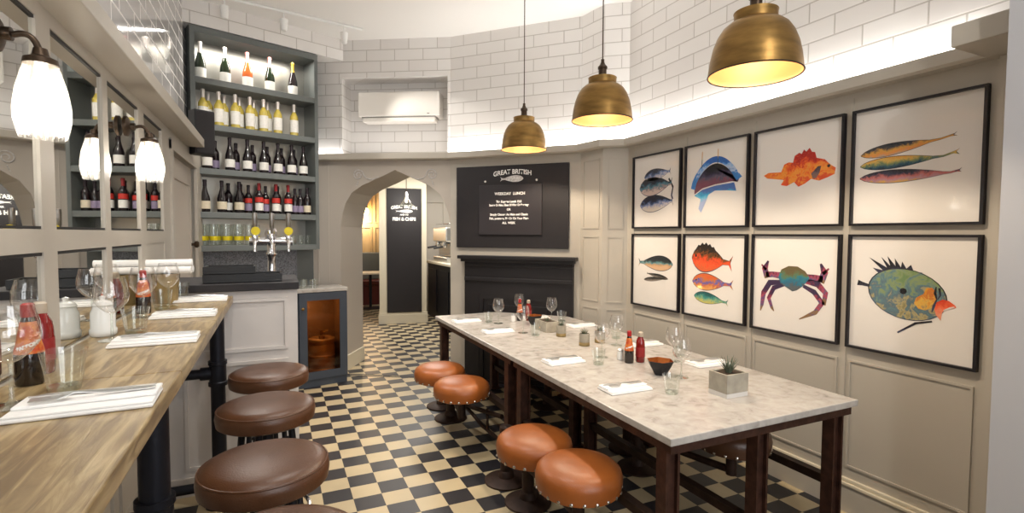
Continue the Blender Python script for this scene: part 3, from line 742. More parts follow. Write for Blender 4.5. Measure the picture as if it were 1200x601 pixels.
SARD2 = paint_mat('paint_sardine_teal', ['#d89a45', '#d7b15a', '#7c8a5c', '#2f5a6c', '#26333f'], .07, 16, .3)
SARD3 = paint_mat('paint_sardine_pink', ['#2c2c34', '#3f3f52', '#c4706a', '#b38a96', '#d9a94e'], .07, 16, .3)
SCORP = paint_mat('paint_orange_fish', ['#b3271a', '#d9481f', '#ef7a2a', '#f0a03c', '#e0542a'], .16, 18, .6)
GREYP = paint_mat('paint_grey_wash', ['#4a3a42', '#6d5a60', '#8a6a62'], .05)
BLUEP = paint_mat('paint_blue_back', ['#1f5fb0', '#4a8fd6', '#8fb4de', '#b8c6dd', '#3f7fc4'], .1, 18, .6)
DARKP = paint_mat('paint_dark_flank', ['#16161f', '#23202c', '#3a3350', '#5a5568', '#7a4a5a'], .1, 16, .45)
CYANP = paint_mat('paint_cyan_wash', ['#4a6fb0', '#3fa6cf', '#79c2dd', '#a9b6d8'], .08, 14, .5)
MACK = paint_mat('paint_mackerel', ['#20262a', '#3c4a48', '#5f9aa0', '#c99a6a', '#d6b08a'], .06, 30, .35)
SPRAT = paint_mat('paint_sprat', ['#26221f', '#4a4440', '#8a7f74'], .02, 40, .4)
REDF = paint_mat('paint_red_fish', ['#2a2016', '#7a4a1c', '#e04a20', '#ef5a2a', '#d8602f'], .14, 30, .45)
TRI = paint_mat('paint_orange_blue_fish', ['#d8632f', '#c97a3a', '#3f5fb4', '#c96a3f', '#e0a05a'], .09, 16, .5)
TEALF = paint_mat('paint_teal_green_fish', ['#1f5a5c', '#3f8f86', '#86b08a', '#c9c06a'], .06, 22, .5)
CRABB = paint_mat('paint_crab_shell', ['#6a5c3c', '#5f7a52', '#2f7f8f', '#2a6a86', '#5a5f62'], .1, 20, .5)
CRABL = paint_mat('paint_crab_leg', ['#3a2a4a', '#7c2f4a', '#b04a5a', '#5a4a7c', '#8a6a4a'], .12, 22, .7)
DORY = paint_mat('paint_dory_body', ['#6f8a5c', '#8a9a6a', '#5f7f86', '#5a6f7a', '#b3a676', '#8f8660'], .24, 11, .6, .6)
DORYH = paint_mat('paint_dory_head', ['#d9992f', '#c9702f', '#e0b04a', '#a88a5c'], .2, 18, .6)
DORYM = paint_mat('paint_dory_mouth', ['#d8401f', '#ef6a3f', '#e89a7a'], .1, 20, .5)

def picture(i, row_, label):
    x = .39 + i*.6325; z = 1.914 if row_ == 0 else 1.243
    t = thing('framed_print', label, 'picture', M=FR @ T(x, -.0005, z), group=None)
    w, h = .2945, .3125
    obj('frame', MB().ring(-w, w, -h, h, .013, -.028, -.002), FRAMEB, t)
    obj('print', MB().box(-w+.0125, w-.0125, -.010, -.003, -h+.0125, h-.0125), PAPER, t)
    obj('glazing', MB().box(-w+.0128, w-.0128, -.0165, -.0145, -h+.0128, h-.0128), PICGLASS, t)
    return t
p = picture(0, 0, 'black framed print of three dark blue fish above the mackerel print')
fish(p, NAVY, .01, .135, .32, .10, .08, -1, .12); fish(p, NAVY2, -.01, .04, .40, .16, .05, -1, .12); fish(p, NAVY, .0, -.105, .40, .14, .06, -1, .08)
stroke(p, INKP, [(.15, .09), (.20, .02), (.185, -.05), (.20, -.08)], .008)
p = picture(1, 0, 'black framed print of an arched blue fish with turquoise drips')
arc = [(-.20+.40*k/16, .02 + .15*math.sin(PI*k/16)**.8) for k in range(17)]
blob(p, DARKP, [(-.20, -.06)] + [(a, b-.02) for a, b in arc] + [(.215, .03), (.16, .01), (.0, -.0), (-.12, -.02)], 'painted_fish')
stroke(p, BLUEP, [(-.215, -.02)] + [(a, b+.01) for a, b in arc] + [(.22, .05)], .022, dy=.0004)
blob(p, CYANP, [(-.20, -.07), (-.12, -.03), (0, -.01), (.17, .0), (.19, -.06), (.1, -.05), (0, -.045), (-.06, -.07), (-.09, -.13), (-.13, -.20), (-.155, -.17), (-.135, -.10)], 'painted_wash', dy=.0002)
for xx in (-.13, .02): stroke(p, SARD2, [(xx, .13), (xx+.004, .25)], .003, dy=.0006)
p = picture(2, 0, 'black framed print of a spiky orange-red fish')
blob(p, SCORP, [(-.225, .02), (-.19, .035), (-.10, .03), (-.08, .075), (-.05, .085), (-.02, .08), (-.01, .12), (.02, .135), (.035, .125), (.05, .15), (.065, .135), (.085, .155), (.10, .13), (.12, .125), (.13, .09), (.18, .075), (.215, .04), (.245, .02), (.24, -.015), (.20, -.03), (.15, -.045), (.10, -.03), (.06, -.055), (.02, -.07), (-.01, -.04), (-.06, -.06), (-.10, -.05), (-.08, -.02), (-.14, -.01), (-.20, .0)], 'painted_fish')
blob(p, GREYP, [(.10, .0), (.14, .04), (.16, .04), (.15, .0), (.13, -.03), (.11, -.03)], 'painted_fin', dy=.0004)
obj('eye', MB().lathe([(0, 0), (.009, 0), (.009, .001), (0, .001)], 12).xf(T(.205, -PD-.0006, .035) @ Matrix.Rotation(PI/2, 4, 'X')), FRAMEB, p)
p = picture(3, 0, 'black framed print of three slender sardines, closest to the pilaster')
fish(p, SARD1, -.035, .085, .43, .062, .09, -1, .26, thread=.3); fish(p, SARD2, -.03, .012, .44, .062, .02, -1, .24, thread=.8); fish(p, SARD3, -.025, -.062, .45, .066, -.02, -1, .16, thread=.3)
p = picture(0, 1, 'black framed print of a mackerel above two crossed sprats')
fish(p, MACK, .0, .065, .42, .125, .0, 1, .16); fish(p, SPRAT, .03, -.04, .26, .036, -.12, 1, .1); fish(p, SPRAT, .0, -.068, .27, .036, .10, -1, .1)
p = picture(1, 1, 'black framed print of three bright fish in red, orange and teal')
fish(p, REDF, -.02, .12, .38, .20, -.08, -1, .22, 1); fish(p, TRI, -.01, -.045, .38, .125, -.0, -1, .22); fish(p, TEALF, -.02, -.165, .32, .085, -.06, -1, .18)
p = picture(2, 1, 'black framed print of a purple and green crab')
blob(p, CRABB, [(-.10, .04), (-.08, .09), (-.03, .115), (.03, .115), (.08, .09), (.11, .05), (.07, .0), (.03, -.03), (-.0, -.04), (-.04, -.02), (-.08, .0)], 'painted_shell', dy=.0004)
for s in (-1, 1):
    stroke(p, CRABL, [(s*.07, .05), (s*.14, .055), (s*.19, .05)], [.022, .018, .02]); stroke(p, CRABL, [(s*.18, .03), (s*.20, .09), (s*.175, .14)], [.02, .022, .006])
    stroke(p, CRABL, [(s*.19, .08), (s*.225, .115)], [.012, .004])
stroke(p, CRABL, [(-.08, .01), (-.16, .0), (-.205, -.07), (-.215, -.15), (-.225, -.19)], [.014, .02, .018, .012, .003])
stroke(p, CRABL, [(-.06, -.005), (-.13, -.03), (-.165, -.10), (-.14, -.16), (-.125, -.18)], [.01, .016, .014, .01, .003])
stroke(p, CRABL, [(.08, .03), (.16, .02), (.21, -.03), (.20, -.10)], [.014, .02, .016, .012]); stroke(p, CRABL, [(.07, -.0), (.14, -.03), (.19, -.09), (.15, -.15), (.05, -.205)], [.01, .016, .018, .014, .003])
p = picture(3, 1, 'black framed print of a round green fish with a red mouth')
body = [(-.16+.005, .03)]
pts_ = [(.01-.0 + .175*math.cos(a), .01 + .125*math.sin(a) - .10*(.175*math.cos(a)+.0)) for a in [2*PI*k/28 for k in range(28)]]
blob(p, INKP, [(a*1.03, b*1.03) for a, b in [(q[0]-.02, q[1]) for q in pts_]], 'painted_outline')
blob(p, DORY, [(q[0]-.02, q[1]) for q in pts_], 'painted_fish', dy=.0003)
blob(p, DORYH, [(.03, -.03), (.04, .0), (.07, .02), (.08, .05), (.105, .055), (.125, .03), (.125, -.01), (.11, -.04), (.08, -.06), (.05, -.055)], 'painted_cheek', dy=.0006)
blob(p, DORYM, [(.125, -.015), (.15, .002), (.175, -.002), (.20, -.02), (.205, -.03), (.16, -.048), (.15, -.06), (.145, -.10), (.125, -.075), (.118, -.05)], 'painted_mouth', dy=.0007)
stroke(p, PAPER, [(.155, -.05), (.18, -.035), (.198, -.028)], [.002, .004, .002], dy=.0012)
stroke(p, INKP, [(.122, .06), (.118, .03), (.126, .0), (.115, -.035), (.108, -.065)], [.002, .006, .003, .006, .002], dy=.0011)
stroke(p, INKP, [(.135, .055), (.14, .02), (.13, .0)], [.005, .004, .002], dy=.0011)
obj('painted_spot', MB().lathe([(0, 0), (.016, 0), (.016, .0006), (0, .0006)], 14).xf(T(-.02, -PD-.0009, .025) @ Matrix.Rotation(PI/2, 4, 'X')), INKP, p)
blob(p, INKP, [(-.13, .10), (-.17, .135), (-.12, .125), (-.19, .19), (-.10, .14), (-.13, .195), (-.085, .15), (-.10, .20), (-.06, .15), (-.065, .19), (-.035, .145), (-.03, .175), (-.01, .14), (.01, .16), (.025, .125), (.06, .125), (.07, .095), (.02, .105), (-.05, .12)], 'painted_fin', dy=.0002)
stroke(p, INKP, [(-.17, .035), (-.22, .045), (-.245, .05)], [.006, .01, .015]); stroke(p, INKP, [(.11, -.11), (.04, -.13), (-.04, -.19)], [.004, .006, .004])

# ------------------------------------------------------------------ brass pendants
def pendant():
    t = thing('pendant_lamp', 'x', 'pendant lamp', group='brass pendant lamps')
    R = .198
    prof = [(.094, .278), (.092, .272), (.091, .238), (.097, .232), (.115, .226), (.140, .205), (.162, .170), (.179, .125), (.190, .075), (.196, .03), (.1995, .0)]
    pr2 = [(r-.004, z) for r, z in prof[:1:-1]]
    a = MB().lathe(prof, 56, cap0=True, cap1=False)
    sh = obj('lamp_shade', a, BRASS, t, smooth=True)
    obj('shade_lining', MB().lathe(pr2, 56, cap0=False, cap1=True), BRASSIN, sh, smooth=True)
    obj('rim', MB().tube([(.1985*math.cos(q), .1985*math.sin(q), 0) for q in [k*PI/28 for k in range(56)]], .0035, 6, True), BRONZE, sh, smooth=True)
    obj('lamp_holder', MB().lathe([(.034, .278), (.034, .296), (.026, .30), (.026, .335), (.031, .338), (.031, .352), (.018, .366), (.011, .384), (.011, .40), (0, .40)], 20), BRONZE, t, smooth=True)
    obj('cord', MB().tube([(0, 0, .395), (0, 0, HC-2.285-.02)], .0042, 8), BRONZE, t, smooth=True)
    obj('ceiling_rose', MB().lathe([(.0, -.03), (.03, -.028), (.05, -.012), (.052, -.001), (0, -.001)], 20, (0, 0, HC-2.285)), BRONZE, t, smooth=True)
    obj('bulb', MB().lathe([(.0, .25), (.014, .25), (.016, .22), (.028, .19), (.032, .16), (.025, .135), (0, .125)], 18), BULBW, t, smooth=True)
    return t
pd = pendant()
PEND = [(1.98, 4.05, 2.285, 'brass dome pendant lamp hanging nearest the fireplace end of the table'), (1.98, 2.87, 2.305, 'brass dome pendant lamp over the middle of the table'), (1.98, 1.675, 2.275, 'brass dome pendant lamp nearest the camera, largest of the three')]
for i, (x, y, z, lab) in enumerate(PEND):
    if i == 0: pd.matrix_local = T(x, y, z); pd['label'] = lab
    else: dup(pd, T(x, y, z), lab)

# ------------------------------------------------------------------ track light
tl = thing('track_light', 'white ceiling track with three small spotlights above the bar', 'track light', (0, 0, 0))
A_, B_ = Vector((-.95, 5.12, HC-.012)), Vector((.82, 5.42, HC-.012))
obj('track', MB().cyl(A_, B_, .014, 8), WHITEPL, tl)
SPOTS = []
for i, t_ in enumerate((.32, .59, .90)):
    q = A_.lerp(B_, t_)
    h = obj('spot_head', MB().tube([(q.x, q.y, HC-.02), (q.x, q.y, HC-.07)], .006, 8).lathe([(.02, -.06), (.028, -.05), (.036, .03), (.036, .045), (.03, .045), (.028, .02)][::-1], 18, (q.x, q.y, HC-.13), False, True), WHITEPL, tl, smooth=True)
    SPOTS.append(q)

# ------------------------------------------------------------------ marble tables on iron frames
TZ = .75
def table(name, label, x0, x1, y0, y1, clip=None, legs=()):
    t = thing(name, label, 'table', ((x0+x1)/2, (y0+y1)/2, 0), group=None)
    cx, cy = (x0+x1)/2, (y0+y1)/2
    def poly_in(d):
        P = [(x0+d, y0+d), (x1-d, y0+d)]
        if clip:
            (ax, ay), (bx, by) = clip
            P += [(ax-d, ay-d*.5), (bx-d*.5, by-d)]
        else: P += [(x1-d, y1-d)]
        P += [(x0+d, y1-d)]
        return [(a-cx, b-cy) for a, b in P]
    top = MB().prism(poly_in(0), 'z', TZ-.032, TZ)
    es = [e for e in top.bm.edges]
    bmesh.ops.bevel(top.bm, geom=es, offset=.004, segments=2, affect='EDGES', profile=.5)
    obj('marble_top', top, MARBLE, t)
    o, n = poly_in(.02), poly_in(.06)
    ap = MB(); k = len(o)
    for i in range(k):
        j = (i+1) % k; q = [o[i], o[j], n[j], n[i]]
        v0 = [ap.bm.verts.new((a, b, TZ-.075)) for a, b in q]; v1 = [ap.bm.verts.new((a, b, TZ-.033)) for a, b in q]
        ap.bm.faces.new(v0[::-1]); ap.bm.faces.new(v1)
        for m_ in range(4): ap.bm.faces.new((v0[m_], v0[(m_+1) % 4], v1[(m_+1) % 4], v1[m_]))
    obj('apron', ap, RUST, t)
    for lx, ly in legs:
        a, b = lx-cx, ly-cy
        lg = MB().box(a-.033, a+.033, b-.012, b+.012, .012, TZ-.076).box(a-.036, a-.024, b-.03, b+.03, .012, TZ-.076).box(a+.024, a+.036, b-.03, b+.03, .012, TZ-.076).box(a-.055, a+.055, b-.055, b+.055, 0, .0125, .003)
        obj('leg', lg, RUST, t)
    for lx in sorted({l[0] for l in legs}):
        yy = sorted(l[1] for l in legs if l[0] == lx)
        if len(yy) > 1: obj('stretcher', MB().box(lx-cx-.014, lx-cx+.014, yy[0]-cy+.03, yy[-1]-cy-.03, .30 if lx != 1.97 else .2, .34 if lx != 1.97 else .24).box(lx-cx-.022, lx-cx+.022, yy[0]-cy+.03, yy[-1]-cy-.03, .34 if lx != 1.97 else .24, .348 if lx != 1.97 else .248), RUSTD, t)
    for ly in sorted({l[1] for l in legs}):
        xx = sorted(l[0] for l in legs if l[1] == ly)
        if len(xx) > 1 and ly > 2: obj('cross_bar', MB().box(xx[0]-cx+.03, xx[-1]-cx-.03, ly-cy-.011, ly-cy+.011, .60, .64), RUSTD, t)
    return t
legs1 = [(1.45, 1.60), (1.97, 1.60), (2.50, 1.60), (1.45, 2.95), (1.97, 2.95), (2.50, 2.95)]
legs2 = [(1.45, 3.15), (1.97, 3.15), (2.50, 3.15), (1.45, 4.68), (1.97, 4.68), (2.48, 4.15)]
table('marble_table', 'grey marble table on brown iron legs, the one nearer the camera', 1.39, 2.565, 1.52, 3.048, None, legs1)
table('marble_table', 'grey marble table on brown iron legs, the one against the fireplace', 1.39, 2.565, 3.052, 4.79, ((2.565, 4.25), (2.05, 4.79)), legs2)

# ------------------------------------------------------------------ tan swing stools
STUD_ME = MB().lathe([(.0085, -.004), (.0085, .002), (.0045, .005), (0, .006)], 8).mesh('stud', STUD, True)
def swing_stool(label, sx, sy, px, py, lx, ly, za=.325, group='tan leather swing stools'):
    t = thing('swing_stool', label, 'stool', (px, py, 0), 0, group if sx < 2 else 'shade-darkened leather swing stools')
    zs = .475; r = .205; dx, dy = sx-px, sy-py
    st = obj('seat', MB().lathe([(0, zs-.125), (r-.02, zs-.125), (r-.006, zs-.118), (r, zs-.09), (r+.002, zs-.06), (r-.006, zs-.03), (r-.03, zs-.010), (r-.08, zs+.004), (r-.14, zs+.010), (0, zs+.012)], 48, (dx, dy, 0)), TAN if sx < 2 else BROWNL, t, smooth=True)  # under-table seats take the darker brown to stand in for table shade
    for k in range(22):
        a = 2*PI*k/22
        sd = obj('stud', STUD_ME, None, st, Matrix.Translation((dx+(r-.002)*math.cos(a), dy+(r-.002)*math.sin(a), zs-.108)) @ Matrix.Rotation(a, 4, 'Z') @ Matrix.Rotation(PI/2, 4, 'Y'))
    obj('base_disc', MB().lathe([(0, 0), (.135, 0), (.135, .01), (.12, .018), (.05, .03), (.045, .06), (.036, .07), (0, .07)], 32), RUSTD, t, smooth=True)
    obj('column', MB().lathe([(.036, .05), (.034, za-.03), (.042, za-.03), (.042, za+.02), (0, za+.02)], 20), RUSTD, t, smooth=True)
    d = math.hypot(dx, dy)
    if d > .05:
        obj('swing_arm', MB().tube([(0, 0, za), (dx*.5, dy*.5, za), (dx, dy, za)], [.026, .02, .022], 12).lathe([(.03, za-.024), (.03, .345), (.12, .347), (.12, .352)], 20, (dx, dy, 0)), RUSTD, t, smooth=True)
    else: obj('seat_plate', MB().lathe([(.12, .347), (.12, .352)], 20, (dx, dy, 0)), RUSTD, t)
    if lx is not None:
        ax, ay = lx-px, ly-py; l = math.hypot(ax, ay); k = (l-.06)/l; ax *= k; ay *= k
        obj('bracket', MB().tube([(0, 0, .17), (ax*.5, ay*.5, .20), (ax, ay, .25)], .017, 10).tube([(ax*.25, ay*.25, .185), (ax*.45, ay*.45, .15), (ax*.65, ay*.65, .10), (ax*.95, ay*.95, .07)], .014, 8).tube([(ax*.75, ay*.75, .25), (ax*.75, ay*.75, .10)], .011, 8), RUSTD, t, smooth=True)
    return t
swing_stool('tan leather swing stool on the aisle side, nearest the camera', 1.285, 2.02, 1.30, 2.58, 1.45, 2.95, .215)
swing_stool('tan leather swing stool on the aisle side, tucked just behind the nearest one', 1.25, 2.41, 1.29, 2.87, None, 0)
swing_stool('tan leather swing stool on the aisle side, front one of the pair by the arch', 1.225, 3.53, 1.31, 4.05, 1.45, 3.22, .215)
swing_stool('tan leather swing stool on the aisle side, back one of the pair by the arch', 1.20, 4.00, 1.33, 4.37, None, 0)
swing_stool('shade-darkened leather swing stool under the near table on the picture wall side', 2.33, 2.06, 2.16, 2.67, 2.50, 2.9, .215)
swing_stool('shade-darkened leather swing stool behind the others on the picture wall side of the near table', 2.36, 2.50, 2.29, 2.95, None, 0)
swing_stool('shade-darkened leather swing stool under the far table on the picture wall side', 2.33, 3.50, 2.2, 3.98, None, 0)

# ------------------------------------------------------------------ tableware
def napkin_me():
    a = MB().box(-.125, .125, -.068, .068, 0, .0065, .003, 3).box(-.122, .124, -.064, .064, .0067, .0105, .0018).box(-.120, .125, -.022, .067, .0107, .0165, .0027, 3)
    for v in a.bm.verts: v.co.z *= 1.18 + .07*math.sin(v.co.x*22+v.co.y*30)
    return a.mesh('napkin', LINEN, True)
NAP = napkin_me()
def fork_me():
    a = MB().prism([(-.095, -.0045), (-.09, -.006), (-.02, -.0035), (.03, -.0025), (.045, -.010), (.055, -.0115), (.055, .0115), (.045, .010), (.03, .0025), (-.02, .0035), (-.09, .006), (-.095, .0045)], 'z', 0, .0018)
    for k in range(4): a.box(.0545, .096, -.0112+k*.0064, -.0078+k*.0064, 0, .0018)
    for v in a.bm.verts: x = v.co.x; v.co.z += .010*math.exp(-((x-.02)/.03)**2) + (.004*max(0, (x-.06)/.04))
    return a.mesh('fork', STEEL, True)
def knife_me():
    a = MB().prism([(-.10, -.005), (-.094, -.007), (0, -.005), (.008, -.004), (.012, -.0085), (.08, -.0085), (.105, .004), (.1, .0055), (.0, .005), (-.094, .007), (-.10, .005)], 'z', 0, .0022)
    return a.mesh('knife', STEEL, True)
FORK, KNIFE = fork_me(), knife_me()
def setting(x, y, z, rz, where, grp):
    M = T(x, y, z+.0006) @ RZ(rz)
    o = obj('napkin', NAP, None, None, M); tag(o, f'folded white napkin {where}', 'napkin', grp+' napkins')
    o = obj('fork', FORK, None, None, M @ T(.012, .006, .0215) @ RZ(PI+.10) @ Matrix.Diagonal((1.12, 1.3, 1.2, 1))); tag(o, f'steel fork lying on the napkin {where}', 'fork', grp+' forks')
    o = obj('knife', KNIFE, None, None, M @ T(.006, .040, .0215) @ RZ(PI-.03) @ Matrix.Diagonal((1.1, 1.2, 1.2, 1))); tag(o, f'steel knife lying on the napkin {where}', 'knife', grp+' knives')
setting(1.625, 2.12, TZ, -.02, 'nearest the camera on the stool side of the table', 'marble table')
setting(1.62, 2.735, TZ, .02, 'beside the vinegar bottle on the stool side', 'marble table')
setting(1.63, 3.80, TZ, .0, 'next to the trough planter on the stool side', 'marble table')
setting(1.56, 4.36, TZ, .03, 'at the fireplace end on the stool side', 'marble table')
setting(2.41, 2.33, TZ, -.02, 'behind the square planter on the picture side', 'marble table')
setting(2.41, 2.93, TZ, .0, 'behind the ketchup bottle on the picture side', 'marble table')
setting(2.40, 3.75, TZ, .02, 'behind the small cylinder pots on the picture side', 'marble table')
setting(2.22, 4.27, TZ, .0, 'at the fireplace end on the picture side', 'marble table')
setting(-.372, 1.365, CT, .03, 'nearest the camera on the oak counter', 'oak counter')
setting(-.378, 2.08, CT, .03, 'second along the oak counter, by the white pot', 'oak counter')
setting(-.378, 2.68, CT, .02, 'third along the oak counter', 'oak counter')
setting(-.378, 3.25, CT, .02, 'at the bar end of the oak counter', 'oak counter')

def wine_glass(h=.22, r=.052):
    t = thing('wine_glass', 'x', 'wine glass')
    obj('glass_foot', MB().lathe([(0, .0), (r*.78, 0), (r*.78, .002), (.012, .006), (.0045, .016), (.0038, .05), (.0038, h*.40), (.006, h*.43)], 28, cap1=False), GLASSD, t, smooth=True)
    obj('bowl', MB().lathe([(.006, h*.43), (.018, h*.45), (.034, h*.52), (r*.95, h*.62), (r, h*.70), (r*.96, h*.82), (r*.80, h*.97), (r*.77, h)], 28, cap0=False, cap1=False), GLASS, t, smooth=True)
    return t
def tumbler():
    t = thing('tumbler', 'x', 'glass')
    obj('glass_wall', MB().lathe([(.031, .0), (.0335, .012), (.039, .055), (.046, .095)], 28, cap0=False, cap1=False), GLASSD, t, smooth=True)
    obj('thick_base', MB().lathe([(0, 0), (.031, 0), (.0325, .012), (.0, .014)], 28), GLASSD, t, smooth=True)
    return t
def place(proto, items, cat, grp):
    for i, (x, y, z, lab) in enumerate(items):
        M = T(x, y, z+.0006) @ RZ(math.atan2(-y, -x)+PI/2 if cat == 'bottle' else i*1.1)
        if i == 0: proto.matrix_local = M; tag(proto, lab, cat, grp)
        else: dup(proto, M, lab, grp)
place(wine_glass(), [
    (2.05, 2.17, TZ, 'clear wine glass behind the tumbler nearest the camera on the marble table'),
    (2.27, 2.47, TZ, 'clear wine glass on the picture side, nearest the square planter'),
    (1.91, 2.74, TZ, 'clear wine glass beside the salt cellar on the marble table'),
    (2.22, 3.0, TZ, 'clear wine glass on the picture side behind the small cylinder pots'),
    (1.80, 3.68, TZ, 'clear wine glass in front of the far black bowl'),
    (1.79, 4.16, TZ, 'clear wine glass at the fireplace end on the stool side'),
    (2.12, 4.42, TZ, 'clear wine glass behind the far sauce bottles, closest to the fireplace'),
    (2.27, 4.05, TZ, 'clear wine glass on the picture side by the trough planter'),
    (-.52, 1.43, CT, 'clear wine glass at the very near end of the oak counter'),
    (-.52, 2.17, CT, 'clear wine glass in front of the white pot on the oak counter'),
    (-.535, 2.71, CT, 'clear wine glass in front of the far vinegar bottle on the oak counter'),
    (-.50, 3.07, CT, 'clear wine glass beside the cutlery tub at the bar end of the oak counter')], 'wine glass', 'wine glasses')
place(tumbler(), [
    (1.80, 1.97, TZ, 'clear tumbler nearest the camera on the marble table'),
    (1.79, 2.60, TZ, 'clear tumbler beside the vinegar bottle on the stool side'),
    (1.84, 3.54, TZ, 'clear tumbler on the stool side by the trough planter'),
    (1.73, 4.24, TZ, 'clear tumbler at the fireplace end of the stool side'),
    (2.40, 2.56, TZ, 'clear tumbler on the picture side behind the black bowl'),
    (2.36, 3.20, TZ, 'clear tumbler on the picture side behind the cylinder pots'),
    (2.36, 4.02, TZ, 'clear tumbler on the picture side near the fireplace'),
    (-.462, 1.535, CT, 'clear tumbler in front of the sauce bottles on the oak counter'),
    (-.48, 2.30, CT, 'clear tumbler beside the white pot on the oak counter'),
    (-.51, 2.96, CT, 'clear tumbler in front of the cutlery tub on the oak counter'),
    (-.49, 3.37, CT, 'clear tumbler at the bar end of the oak counter')], 'glass', 'tumblers')

def wrap_text(txt, size, m, parent, r, z, bold=.001, rot=0.):
    o = lettering(txt, size, m, parent, 0, 0, 0, bold=bold)
    for v in o.data.vertices:
        x, zz = v.co.x, v.co.z
        x, zz = x*math.cos(rot)-zz*math.sin(rot), x*math.sin(rot)+zz*math.cos(rot)
        a = x/r - PI/2; v.co = (r*math.cos(a), r*math.sin(a), z+zz)
    return o
def vinegar():
    t = thing('vinegar_bottle', 'x', 'bottle')
    obj('bottle_glass', MB().lathe([(.026, 0), (.029, .006), (.029, .075), (.0275, .085), (.024, .10), (.0195, .13), (.0145, .155), (.012, .165), (.012, .172)], 24), VINEG, t, smooth=True)
    obj('label', MB().lathe([(.0292, .078), (.028, .088), (.0246, .10), (.0200, .13), (.0152, .155)], 24, cap0=False, cap1=False), ORANGEL, t, smooth=True, label='orange wrap label')
    obj('cap', MB().lathe([(.0135, .166), (.0145, .17), (.0135, .196), (.009, .2), (0, .2)], 20), REDPL, t, smooth=True)
    wrap_text("SARSON'S", .0115, CHALK, t, .0284, .099, rot=.35)
    return t
def ketchup():
    t = thing('ketchup_bottle', 'x', 'bottle')
    obj('bottle_body', MB().lathe([(.025, 0), (.0285, .006), (.029, .06), (.028, .11), (.025, .135), (.016, .155), (.0135, .165)], 24), REDSAUCE, t, smooth=True)
    obj('label', MB().lathe([(.0293, .035), (.0293, .06), (.0287, .095)], 24, cap0=False, cap1=False), SAUCELAB, t, smooth=True)
    obj('cap', MB().lathe([(.0155, .16), (.0165, .165), (.0155, .185), (.01, .19), (0, .19)], 20), CAPGREY, t, smooth=True)
    return t
place(vinegar(), [(1.99, 2.56, TZ, 'vinegar bottle with orange label in the middle of the near marble table'), (2.03, 4.22, TZ, 'vinegar bottle with orange label at the fireplace end of the table'),
    (-.555, 1.625, CT, 'vinegar bottle with orange label at the near end of the oak counter'), (-.56, 2.84, CT, 'vinegar bottle with red cap at the far end of the oak counter')], 'bottle', 'vinegar bottles')
place(ketchup(), [(2.065, 2.545, TZ, 'red ketchup bottle beside the vinegar on the near marble table'), (2.11, 4.20, TZ, 'red ketchup bottle at the fireplace end of the table'),
    (-.57, 1.74, CT, 'red ketchup bottle by the near vinegar on the oak counter'), (-.572, 2.905, CT, 'red ketchup bottle by the far vinegar on the oak counter')], 'bottle', 'ketchup bottles')
def cellar():
    t = thing('salt_cellar', 'x', 'salt cellar')
    obj('pot', MB().lathe([(.018, 0), (.022, .004), (.022, .045), (.02, .055)], 20), CERAM, t, smooth=True)
    obj('lid', MB().lathe([(.0205, .0555), (.0205, .066), (.012, .072), (0, .074)], 20), STEEL, t, smooth=True)
    return t
place(cellar(), [(1.985, 2.64, TZ, 'white salt cellar behind the vinegar bottle on the near marble table'), (1.955, 4.20, TZ, 'white salt cellar beside the far vinegar bottle')], 'salt cellar', 'salt cellars')
def bowl():
    t = thing('black_bowl', 'x', 'bowl')
    obj('bowl_outside', MB().lathe([(.0, 0), (.034, 0), (.040, .01), (.064, .05), (.078, .082)], 6, cap1=False), BLACKW, t)
    obj('copper_lining', MB().lathe([(.078, .0822), (.0755, .0822), (.060, .05), (.036, .014), (0, .012)], 6, cap0=False), COPPER, t, label='bright copper lining')
    return t
place(bowl(), [(1.985, 2.27, TZ, 'black bowl with copper lining near the square planter'), (2.06, 3.99, TZ, 'black bowl with copper lining by the far sauce bottles')], 'bowl', 'black bowls')

def leaf_cluster(mb, n, h, w, cx, cy, cz, spread):
    for k in range(n):
        a = k*2.4; t = (k+.5)/n; lean = spread*(.35+.65*t); L = h*(1-.35*t)
        d = Vector((math.cos(a), math.sin(a), 0)); side = Vector((-d.y, d.x, 0))
        pts_ = []
        for s in (0, .3, .7, 1):
            c = Vector((cx, cy, cz)) + d*(.008 + lean*L*s*(.6+.4*s)) + Vector((0, 0, L*s*(1-.25*lean*s)))
            ww = w*(1-.85*s)*(1 if s else .8)
            pts_.append((c - side*ww, c + side*ww, c + d*ww*.6 - Vector((0, 0, ww*.4))))
        vs = [[mb.bm.verts.new(q) for q in p_] for p_ in pts_]
        for a_, b_ in zip(vs, vs[1:]):
            for i in range(3): j = (i+1) % 3; mb.bm.faces.new((a_[i], a_[j], b_[j], b_[i]))
    return mb
def cyl_pot():
    t = thing('cylinder_planter', 'x', 'potted plant')
    obj('pot', MB().lathe([(.036, .026), (.038, .03), (.038, .088), (.033, .088), (.033, .078)], 28, cap0=True, cap1=False), CONC, t, smooth=True)
    obj('glazed_foot', MB().lathe([(.036, 0), (.0385, .003), (.0385, .022), (.036, .0255)], 28), OCHRE, t, smooth=True, label='ochre glazed foot')
    obj('soil', MB().lathe([(0, .079), (.0325, .079), (.0325, .081), (0, .083)], 20), SOIL, t)
    obj('succulent', leaf_cluster(MB(), 12, .05, .006, 0, 0, .081, .8), SUCC, t)
    return t
place(cyl_pot(), [(2.015, 3.44, TZ, 'small cylinder pot with succulent, the one beside the trough planter'), (2.0, 3.085, TZ, 'small cylinder pot with succulent, the one nearer the camera'), (2.165, 3.13, TZ, 'small cylinder pot with succulent half hidden behind the nearer pot')], 'potted plant', 'cylinder pots')
